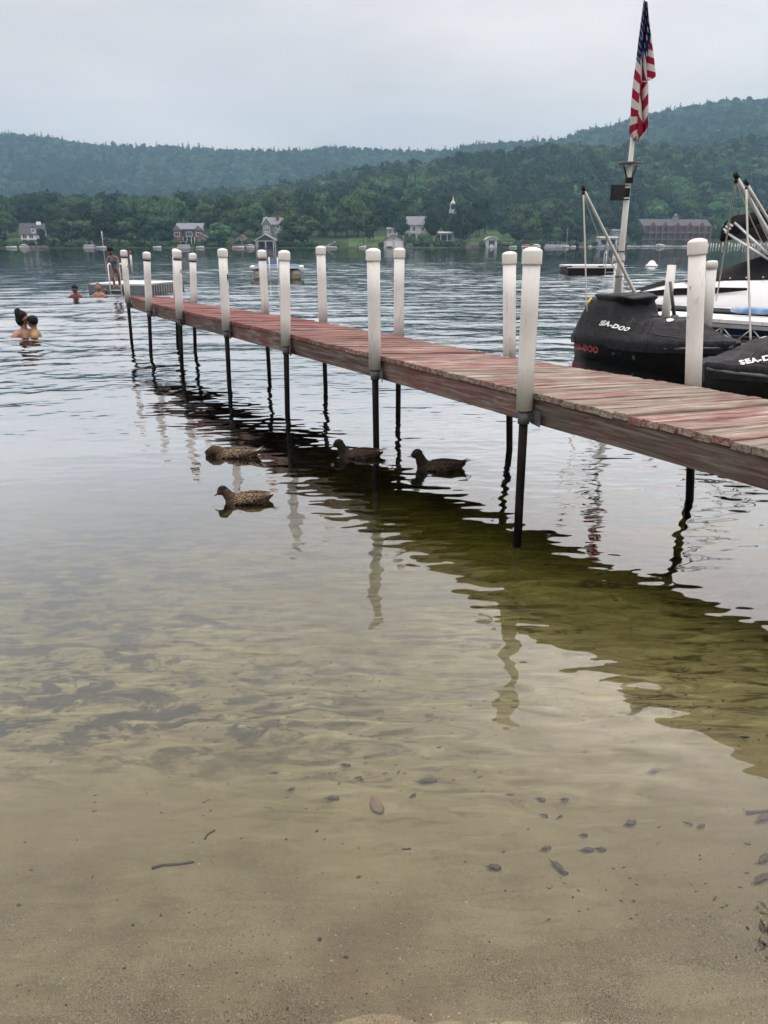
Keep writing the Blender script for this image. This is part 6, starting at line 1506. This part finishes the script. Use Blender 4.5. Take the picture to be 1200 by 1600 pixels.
duck(at_w(384, 783), math.pi + 0.12, 'streaky brown duck with raised pale tail, nearest to the beach', M_DUCKF, NK_LOW, (.188, .142), -0.55, M_BILL, 0.80)
duck(at_w(558, 712, -.045), math.pi - 0.05, 'dusky duck with a pale bill, under the dock beside a post', M_DUCKM, NK_UP, (.165, .160), -0.35, M_BILLP, 0.92)
duck(at_w(683, 731, -.045), math.pi - 0.03, 'darkest duck, alone under the dock right of the post', M_DUCKM, NK_UP, (.167, .166), -0.30, M_BILLP, 0.95, pale_tail=False)

# ---------------------------------------------------------------- people
def skin(name, c): 
    t = NT(name); col = t.ramp(t.noise(t.coords('Object'), 9, 3), [(.35, tuple(x * .88 for x in c)), (.65, c)]); return t.pbsdf(col, 0.5, 0.35)
M_SK1 = skin('tan_skin', (0.26, 0.135, 0.09)); M_SK2 = skin('rosy_skin', (0.36, 0.20, 0.15)); M_SK3 = skin('golden_skin', (0.33, 0.20, 0.10)); M_SK4 = skin('brown_skin', (0.20, 0.10, 0.07))
M_HAIR = mat('black_hair', (0.005, 0.0045, 0.005), 0.6, (0.008, 0.007, 0.007), 40, spec=0.15, stretch=(1, 1, 0.2)); M_HAIRB = mat('brown_hair', (0.055, 0.035, 0.022), 0.5, (0.035, 0.022, 0.015), 40)
M_SWIM = mat('dark_blue_swimsuit', (0.03, 0.045, 0.11), 0.6, (0.16, 0.19, 0.26), 14); M_RASH = mat('red_rash_shirt', (0.15, 0.012, 0.018), 0.65, (0.10, 0.009, 0.012), 10); M_LIP = mat('lips', (0.30, 0.10, 0.09), 0.5, (0.24, 0.08, 0.07), 30)
def head_into(m, c, r, fwd):
    """skull, jaw, nose, ears and brow round centre c, looking along fwd"""
    F = Vector(fwd).normalized(); S = F.cross(Vector((0, 0, 1))); S = S.normalized() if S.length > .1 else Vector((1, 0, 0)); U = S.cross(F)
    c = Vector(c); P = lambda f, s_, u: tuple(c + F * f * r + S * s_ * r + U * u * r)
    m.ball(P(-.08, 0, .16), r * .98, 12); m.ball(P(.20, 0, -.35), r * .74, 10); m.ball(P(.36, 0, -.82), r * .36, 8)
    m.ball(P(.90, 0, -.18), r * .17, 6); m.ball(P(.80, 0, .06), r * .14, 6)
    for s_ in (-1, 1): m.ball(P(.0, s_ * .95, -.12), (r * .16, r * .12, r * .24), 6); m.ball(P(.58, s_ * .42, -.28), r * .34, 8)
    m.ball(P(.78, 0, -.52), (r * .2, r * .2, r * .12), 6)
    return P
def face(par, P, r):
    for s_ in (-1, 1): MB().ball(P(.82, s_ * .36, .05), r * .11, 6).build('eye', M_SHELL, par)
    MB().ball(P(.92, 0, -.54), (r * .22, r * .14, r * .07), 6).build('mouth', M_LIP, par)
def hand_into(m, wrist, d, palmn, r):
    """palm with four unequal bent fingers and a side thumb"""
    W = Vector(wrist); D = Vector(d).normalized(); N = Vector(palmn).normalized(); S = D.cross(N).normalized()
    m.tube([tuple(W), tuple(W + D * r * 2.2)], [r * .8, r * .95], 8); m.ball(tuple(W + D * r * 2.0), (r * .95,) * 3, 8)
    for k, ln in zip((-1.5, -.5, .5, 1.5), (1.5, 1.9, 1.8, 1.35)):
        a = W + D * r * 2.4 + S * k * r * .48; b_ = a + D * r * ln * .6 - N * r * .15; e = b_ + (D * .6 - N * .8) * r * ln * .6
        m.tube([tuple(a), tuple(b_), tuple(e)], [r * .27, r * .24, r * .18], 6)
    a = W + D * r * .9 - S * r * .8; m.tube([tuple(a), tuple(a + (D * .7 - S * .7 - N * .3) * r * 1.1), tuple(a + (D * 1.0 - S * .6 - N * .8) * r * 1.8)], [r * .32, r * .28, r * .2], 6)
# girl climbing off the raft: bent forward, hands on the ladder rails, facing the camera
g0 = atz(182, 447, 0.37); g0 = Vector((g0.x, g0.y, 0.318)); k = 0.92
girl = thing('person', 'child in dark swimsuit bending forward at the raft ladder', 'person', g0, 0)
girl.scale = (k, k, k)
m = MB(); B_ = lambda *p_: p_
chain(m, [(0, .03, .66, .105), (0, -.01, .78, .095), (0, -.07, .92, .108), (0, -.10, 1.02, .085), (0, -.135, 1.09, .045), (0, -.165, 1.14, .042)])
for s_ in (-1, 1):
    chain(m, [(s_ * .065, .03, .63, .082), (s_ * .075 + (.02 if s_ > 0 else 0), -.06 if s_ < 0 else .06, .36, .056), (s_ * .06, .00 if s_ < 0 else .16, .08, .034)])
    y0 = .00 if s_ < 0 else .16
    chain(m, [(s_ * .06, y0 + .01, .05, .032), (s_ * .065, y0 - .10, .03, .028), (s_ * .068, y0 - .14, .022, .02)])
    chain(m, [(s_ * .10, -.09, 1.01, .050), (s_ * .15, -.09, .99, .042), (s_ * .21, -.14, .82, .033), (s_ * .225, -.22, .66, .025)])
    hand_into(m, (s_ * .225, -.23, .645), (0, -.5, -.85), (s_ * -.4, -.8, .3), .022)
P = head_into(m, (0, -.215, 1.235), .098, (0, -.90, -.42))
body = link('body', remesh(m, 0.010, 3), M_SK1, girl)
hm = MB(); hm.ball(P(-.16, 0, .26), .104, 14); hm.ball(P(-.55, 0, -.1), .080, 10); hm.ball(P(-.9, 0, -.45), .055, 8); hm.build('hair', M_HAIR, girl); face(body, P, .098)
sw = MB(); chain(sw, [(0, .03, .64, .113), (0, -.01, .78, .103), (0, -.07, .92, .116), (0, -.085, .97, .100)])
for s_ in (-1, 1): sw.tube([(s_ * .055, -.165, .95), (s_ * .065, -.15, 1.03), (s_ * .06, -.07, 1.06), (s_ * .05, .0, 1.0)], .014, 6)
link('swimsuit', remesh(sw, 0.012, 2), M_SWIM, girl)
def swimmer(u, v, label, rz, hr, skin_m, hair, fwd, shoulder=.19, bun=False, shirt=None, lift=0.0, lean=0.0, hair_long=False, arm=None, dz=0.0):
    p_ = atz(u, v, 0); r = thing('person', label, 'person', (p_.x, p_.y, dz), rz); m = MB(); q = hr / .105
    chain(m, [(0, 0, -.55 * q, .15 * q), (0, 0, -.25 * q, .16 * q), (0, -.0, -.02 * q, .13 * q), (lean * .4, 0, .10 * q, .060 * q), (lean, 0, .17 * q, .054 * q)])
    for s_ in (-1, 1):
        chain(m, [(s_ * shoulder * .45, 0, .03 * q, .085 * q), (s_ * shoulder, 0, -.02 * q, .068 * q), (s_ * shoulder * 1.25, -.05, -.25 * q, .050 * q), (s_ * shoulder * (1.1 if arm is None else .6), -.25 * q, -.30 * q, .038 * q)])
        hand_into(m, (s_ * shoulder * (1.1 if arm is None else .6), -.27 * q, -.30 * q), (0, -1, -.1), (0, 0, -1), .028 * q)
    P = head_into(m, (lean, -.015, .30 * q + lift), hr, fwd)
    body = link('body', remesh(m, 0.012, 3), skin_m, r); face(body, P, hr)
    hm = MB(); hm.ball(P(-.20, 0, .30), hr * 1.0, 14)
    if hair_long: hm.ball(P(-.45, 0, -.35), hr * .80, 10); hm.ball(P(-.50, 0, -.8), hr * .55, 8)
    if bun:
        hm.ball(P(-.75, 0, 1.05), hr * .55, 10); hm.ball(P(-.95, .2, .75), hr * .45, 8); hm.ball(P(-.62, -.1, 1.35), hr * .35, 8)
    link('hair', remesh(hm, 0.012, 2), hair, r)
    if shirt:
        sm = MB(); chain(sm, [(0, 0, -.55 * q, .165 * q), (0, 0, -.25 * q, .175 * q), (0, 0, -.01 * q, .142 * q), (0, 0, .06 * q, .085 * q)])
        for s_ in (-1, 1): chain(sm, [(s_ * shoulder * .45, 0, .03 * q, .094 * q), (s_ * shoulder, 0, -.02 * q, .078 * q), (s_ * shoulder * 1.2, -.05, -.22 * q, .060 * q)])
        link('shirt', remesh(sm, 0.014, 2), shirt, r)
    return r
swimmer(39, 523.5, 'woman with black hair in a bun holding a child in the water', 0.9, .112, M_SK2, M_HAIR, (.75, -.1, -.05), .20, bun=True, hair_long=True, arm=1, dz=.0)
swimmer(55, 523.5, 'black haired child held in the water by the woman with a bun', -1.2, .100, M_SK3, M_HAIR, (-.55, -.35, 0), .165, arm=1, lift=-.04)
swimmer(119, 465.5, 'swimmer in a dark red shirt looking down into the water', 0.05, .105, M_SK4, M_HAIR, (.05, -.85, -.5), .19, shirt=M_RASH, lift=-.03)
swimmer(155, 462, 'bearded looking wet haired swimmer just left of the raft ladder'.replace('bearded looking ', ''), 0.1, .105, M_SK2, M_HAIRB, (.05, -1, -.05), .17, lift=-.02)
swimmer(164.5, 461.5, 'small child low in the water next to the wet haired swimmer', -0.6, .088, M_SK2, M_HAIRB, (-.6, -.7, .05), .12, lift=-.06, dz=-.09)
# ================================================================ SMALL THINGS IN THE SHALLOWS
def bedz(x, y):
    a, b = np.array([[x]]), np.array([[y]]); return float((bed_z(a, b) + bed_relief(a, b))[0, 0])
def on_bed(u, v):
    """where the sight line meets the bed"""
    d = ray(u, v); lo, hi = 0.3, 30.0
    for _ in range(40):
        mid = (lo + hi) / 2; p_ = d * mid
        if CAM_H + p_.z > bedz(p_.x, p_.y): lo = mid
        else: hi = mid
    p_ = d * lo; return Vector((p_.x, p_.y, bedz(p_.x, p_.y)))
Rs = random.Random(77)
M_TWIG = mat('wet_twig', (0.045, 0.038, 0.03), 0.6, (0.025, 0.02, 0.017), 40); M_LEAFD = mat('drowned_leaf', (0.055, 0.048, 0.035), 0.6, (0.03, 0.027, 0.022), 30); M_LEAFB = mat('brown_leaf', (0.085, 0.050, 0.028), 0.65, (0.04, 0.025, 0.016), 30)
M_PEB = mat('dark_pebble', (0.06, 0.058, 0.055), 0.5, (0.03, 0.03, 0.03), 30); M_PEBL = mat('pale_pebble', (0.50, 0.47, 0.40), 0.6, (0.40, 0.37, 0.31), 30); M_STONEP = mat('pink_brown_stone', (0.27, 0.17, 0.125), 0.7, (0.17, 0.115, 0.09), 22, bump=0.5, bdist=0.01)
def stick(pts, r0, label):
    W = [on_bed(*p_) + Vector((0, 0, r0 * 0.8)) for p_ in pts]; o = W[0]
    m = MB().tube([tuple(w - o) for w in W], [r0 * Rs.uniform(.8, 1.1) * (1 - .35 * i / len(W)) for i in range(len(W))], 8); ob = m.build('stick', M_TWIG); ob.location = o; tag(ob, label, 'stick', 'sticks on the lake bed')
stick([(237, 1358), (255, 1353), (275, 1352), (290, 1350), (303, 1348)], .0045, 'straight dark stick lying alone at the lower left')
stick([(320, 1312), (324, 1305), (331, 1301), (336, 1298)], .0035, 'thin hooked twig above the straight stick')
stick([(1166, 1272), (1185, 1270), (1204, 1269)], .006, 'dark twig at the right edge of the shallows')
stick([(628, 1328), (642, 1327)], .003, 'short pale needle right of the middle')
def sunk_leaf(u, v, L_, rot, label, m=None, curl=.15):
    p_ = on_bed(u, v); mb = MB(); rows = []
    for k in range(7):
        q = k / 6; w = L_ * .22 * math.sin(math.pi * min(1, q * .93 + .05)) ** .8 * Rs.uniform(.55, 1.3); x = L_ * (q - .5)
        rows.append([(x, -w * Rs.uniform(.6, 1.2), .004 + curl * w + .006 * math.sin(q * 5)), (x, -w * .5, .003), (x, 0, .0015), (x, w * .5, .003 + .004 * q), (x, w, .005 + curl * w * .7)])
    mb.loft(rows, closed=False); mb.tube([(-L_ * .5, 0, .003), (-L_ * .72, L_ * .06, .004)], .0012, 5)
    ob = mb.build('leaf', m or M_LEAFD); ob.location = p_ + Vector((0, 0, .004)); ob.rotation_euler = (0, 0, rot)
    so = ob.modifiers.new('t', 'SOLIDIFY'); so.thickness = .0012
    tag(ob, label, 'leaf', 'drowned leaves on the bed')
for (u, v, s_, rot, lb) in ((668, 1223, .135, .1, 'largest dark leaf, curved, in the middle of the shallows'), (645, 1246, .05, .6, 'small dark leaf just below the largest curved one'), (845, 1252, .06, -.2, 'left leaf of the pair right of the largest leaf'), (882, 1252, .055, .1, 'right leaf of the pair right of the largest leaf'),
        (985, 1289, .09, .4, 'long dark leaf slanting at the right middle'), (853, 1329, .07, .3, 'dark leaf with a bent tip right of the centre'), (917, 1331, .08, .1, 'left of two leaves lying end to end'), (938, 1330, .07, -.1, 'right of two leaves lying end to end'),
        (772, 1358, .085, -.1, 'ragged leaf below the bent tip leaf'), (870, 1356, .09, -.9, 'ragged leaf chain standing on edge'), (880, 1366, .06, -.3, 'flat leaf at the foot of the leaf chain'), (912, 1308, .05, .1, 'pale grey leaf between the two pairs'), (540, 1198, .07, .0, 'grey leaf left of the largest curved one, higher up'),
        (1095, 1294, .06, .4, 'round grey leaf towards the right edge'), (1075, 1290, .05, -.4, 'narrow grey leaf towards the right edge'), (1022, 1207, .11, .3, 'big pale veined leaf at upper right of the shallows'), (560, 1218, .05, .2, 'bean shaped dark leaf left of the largest leaf'), (455, 1236, .05, .5, 'little dark leaf above the pinkish stone'), (850, 1277, .05, -.3, 'small leaf under the upper pair'), (875, 1279, .04, .5, 'tiny curled leaf under the upper pair'), (520, 1250, .09, .05, 'flat dark leaf above the pinkish stone')):
    sunk_leaf(u, v, s_ * .46, rot, lb, M_LEAFD if 'veined' not in lb else mat('pale_veined_leaf', (.20, .19, .15), .6, (.08, .075, .06), 35))
def pebble(u, v, r0, label, m, flat=.6, name='pebble'):
    p_ = on_bed(u, v); iv, if_ = ICO2; rr_ = random.Random(int(u * 7 + v)); mb = MB()
    ax = (rr_.uniform(.8, 1.25), rr_.uniform(.7, 1.0), flat); vs = []
    for q in iv:
        k = 1 + .14 * math.sin(q[0] * 3 + rr_.random() * .3 + u) + .10 * math.sin(q[1] * 4 + v); vs.append((q[0] * r0 * ax[0] * k, q[1] * r0 * ax[1] * k, q[2] * r0 * ax[2] * k))
    mb.add(vs, if_, smooth=True); ob = mb.build(name, m); ob.location = p_ + Vector((0, 0, r0 * flat * .45)); ob.rotation_euler = (0, 0, rr_.uniform(0, 3)); tag(ob, label, name, 'pebbles on the sand' if name == 'pebble' else None)
ICO2 = ico_vf(3)
pebble(588, 1259, .030, 'pinkish brown stone half sunk in the sand of the shallows', M_STONEP, .38, 'stone')
for (u, v, r0, lb, m) in ((540, 1496, .009, 'roundest dark pebble at the bottom middle', M_PEB), (500, 1468, .0095, 'oval dark pebble above the roundest one', M_PEB), (208, 1446, .007, 'dark pebble at the lower left', M_PEB), (251, 1431, .006, 'small brown pebble left of the centre line', M_LEAFB), (194, 1513, .006, 'long dark chip near the bottom left', M_PEB), (550, 1560, .006, 'small dark pebble close to the bottom edge', M_PEB),
        (625, 1499, .006, 'white pebble right of the roundest dark one', M_PEBL), (621, 1483, .0055, 'white pebble above the other white one', M_PEBL), (728, 1410, .005, 'lone white pebble below the ragged leaf', M_PEBL), (765, 1472, .006, 'dark pebble at the edge of the coarse sand', M_PEB), (790, 1392, .006, 'small dark pebble under the ragged leaf', M_PEB), (329, 1267, .007, 'brown pebble left of the pinkish stone', M_LEAFB), (447, 1312, .007, 'brown pebble far below the little dark leaf', M_LEAFB), (495, 1299, .008, 'dark pebble on the clean sand above centre', M_PEB), (990, 1408, .006, 'dark pebble in the rippled sand at right', M_PEB), (28, 1540, .006, 'dark pebble near the bottom left corner', M_PEB), (895, 1402, .008, 'brown pebble in the rippled sand', M_LEAFB), (1150, 1496, .007, 'dark pebble before the drift litter', M_PEB)):
    pebble(u, v, r0 * .55, lb, m, .7)
# drift litter of brown leaves at the right edge
lit = thing('drift_litter', 'heap of brown drift leaves at the right edge of the beach', 'leaf litter', on_bed(1188, 1478))
for k in range(46):
    L_ = Rs.uniform(.012, .035); a = Rs.uniform(0, 6.28); x, y = Rs.gauss(.05, .04), Rs.gauss(0, .05); w = L_ * Rs.uniform(.1, .3); t_ = Rs.uniform(-.5, .9); z = abs(Rs.gauss(0.008, .012)) + (bedz(lit.location.x + x, lit.location.y + y) - lit.location.z)
    M3 = Euler((Rs.uniform(-.6, .6), -t_, a)).to_matrix(); MB().add([tuple(M3 @ Vector(q) + Vector((x, y, z))) for q in ((-L_ / 2, 0, 0), (0, -w, .004), (L_ / 2, 0, 0), (0, w, .004), (0, 0, -.003))], [(0, 1, 4), (1, 2, 4), (2, 3, 4), (3, 0, 4), (0, 3, 2, 1)]).build('leaf', M_LEAFB, lit)
for (u, v, lb) in ((1192, 1281, 'brown leaf afloat at the right edge, topmost of three'), (1190, 1376, 'brown leaf at the right edge above the drift litter'), (1196, 1345, 'brown leaf at the right edge between the other two')): sunk_leaf(u, v, .06, .5, lb, M_LEAFB)
# coarse grains of the swash: loose geometry too fine to count
def gravel():
    rs = np.random.RandomState(9); n = 15000; y = 1.14 + np.abs(rs.randn(n)) * .26; x = rs.uniform(-1.15, 1.15, n)
    keep = (fbm(x * 2.2 + 1, y * 3.0, 3) + rs.rand(n) * .5 > .18); x, y = x[keep], y[keep]; n = len(x)
    z = (bed_z(x, y) + bed_relief(x, y)); r0 = rs.gamma(2.2, .00036, n) + .0005
    iv = np.array([(0, 0, 1), (.94, 0, -.33), (-.47, .82, -.33), (-.47, -.82, -.33)]); 
    iv = np.array([(1, 0, 0), (-1, 0, 0), (0, 1, 0), (0, -1, 0), (0, 0, .8), (0, 0, -.8)]); fc = [(0, 2, 4), (2, 1, 4), (1, 3, 4), (3, 0, 4), (2, 0, 5), (1, 2, 5), (3, 1, 5), (0, 3, 5)]
    a = rs.rand(n) * 6.28; ca, sa = np.cos(a), np.sin(a)
    V = iv[None] * r0[:, None, None] * rs.uniform(.7, 1.3, (n, 6, 1)); VX = V[..., 0] * ca[:, None] - V[..., 1] * sa[:, None]; VY = V[..., 0] * sa[:, None] + V[..., 1] * ca[:, None]
    V = np.stack([VX + x[:, None], VY + y[:, None], V[..., 2] + (z + r0 * .3)[:, None]], -1).reshape(-1, 3)
    F = (np.array(fc)[None] + (np.arange(n) * 6)[:, None, None]).reshape(-1, 3)
    me = bpy.data.meshes.new('gravel'); me.from_pydata(V.tolist(), [], F.tolist()); mi = np.repeat(rs.choice(3, n, p=[.62, .2, .18]), 8)
    t = NT('sand_grain'); M_GR = t.pbsdf((.21, .17, .12), .8)
    for m in (M_GR, M_PEB, M_PEBL): me.materials.append(m)
    me.polygons.foreach_set('material_index', mi.astype(np.int32)); me.update(); o = bpy.data.objects.new('gravel', me); C.objects.link(o); o['kind'] = 'stuff'
gravel()

def detritus():
    """flakes of rotted leaf and bark strewn over the bed, gathered in drifts"""
    rs = np.random.RandomState(15); n = 9000
    y = 1.5 + rs.rand(n) ** 1.3 * 3.6; x = (rs.rand(n) - .5) * 2 * (0.35 + 0.52 * y)
    d = fbm(x * 1.3 + 2, y * 2.4 + 5, 4) + 0.25 * (x < -0.1) * (y > 1.9)
    keep = ((d + rs.rand(n) * .55 > .42) & (rs.rand(n) < .6)) | (rs.rand(n) < .025); keep &= (y > 2.3) | (rs.rand(n) < .4); x, y = x[keep], y[keep]; n = len(x)
    z = bed_z(x, y) + bed_relief(x, y) + .0025; L_ = rs.gamma(2.0, .0017, n) + .0016; a = rs.randn(n) * .5 + .15; w = L_ * rs.uniform(.25, .6, n)
    ca, sa = np.cos(a), np.sin(a); Q = np.array([(-1, 0), (-.2, -1), (1, .1), (.3, 1)])
    px = Q[None, :, 0] * L_[:, None] * rs.uniform(.7, 1.2, (n, 4)); py = Q[None, :, 1] * w[:, None] * rs.uniform(.7, 1.2, (n, 4))
    V = np.stack([px * ca[:, None] - py * sa[:, None] + x[:, None], px * sa[:, None] + py * ca[:, None] + y[:, None], z[:, None] + rs.uniform(0, .002, (n, 4))], -1)
    B = V.copy(); B[..., 2] -= .0015; V = np.concatenate([V, B], 1).reshape(-1, 3)
    fc = np.array([(0, 1, 2, 3), (7, 6, 5, 4), (0, 4, 5, 1), (1, 5, 6, 2), (2, 6, 7, 3), (3, 7, 4, 0)]); F = (fc[None] + (np.arange(n) * 8)[:, None, None]).reshape(-1, 4)
    me = bpy.data.meshes.new('detritus'); me.from_pydata(V.tolist(), [], F.tolist()); mi = np.repeat(rs.choice(3, n, p=[.55, .3, .15]), 6)
    for m in (M_LEAFD, M_TWIG, M_LEAFB): me.materials.append(m)
    me.polygons.foreach_set('material_index', mi.astype(np.int32)); me.update(); o = bpy.data.objects.new('detritus', me); C.objects.link(o); o['kind'] = 'stuff'
    print('flakes', n)
detritus()
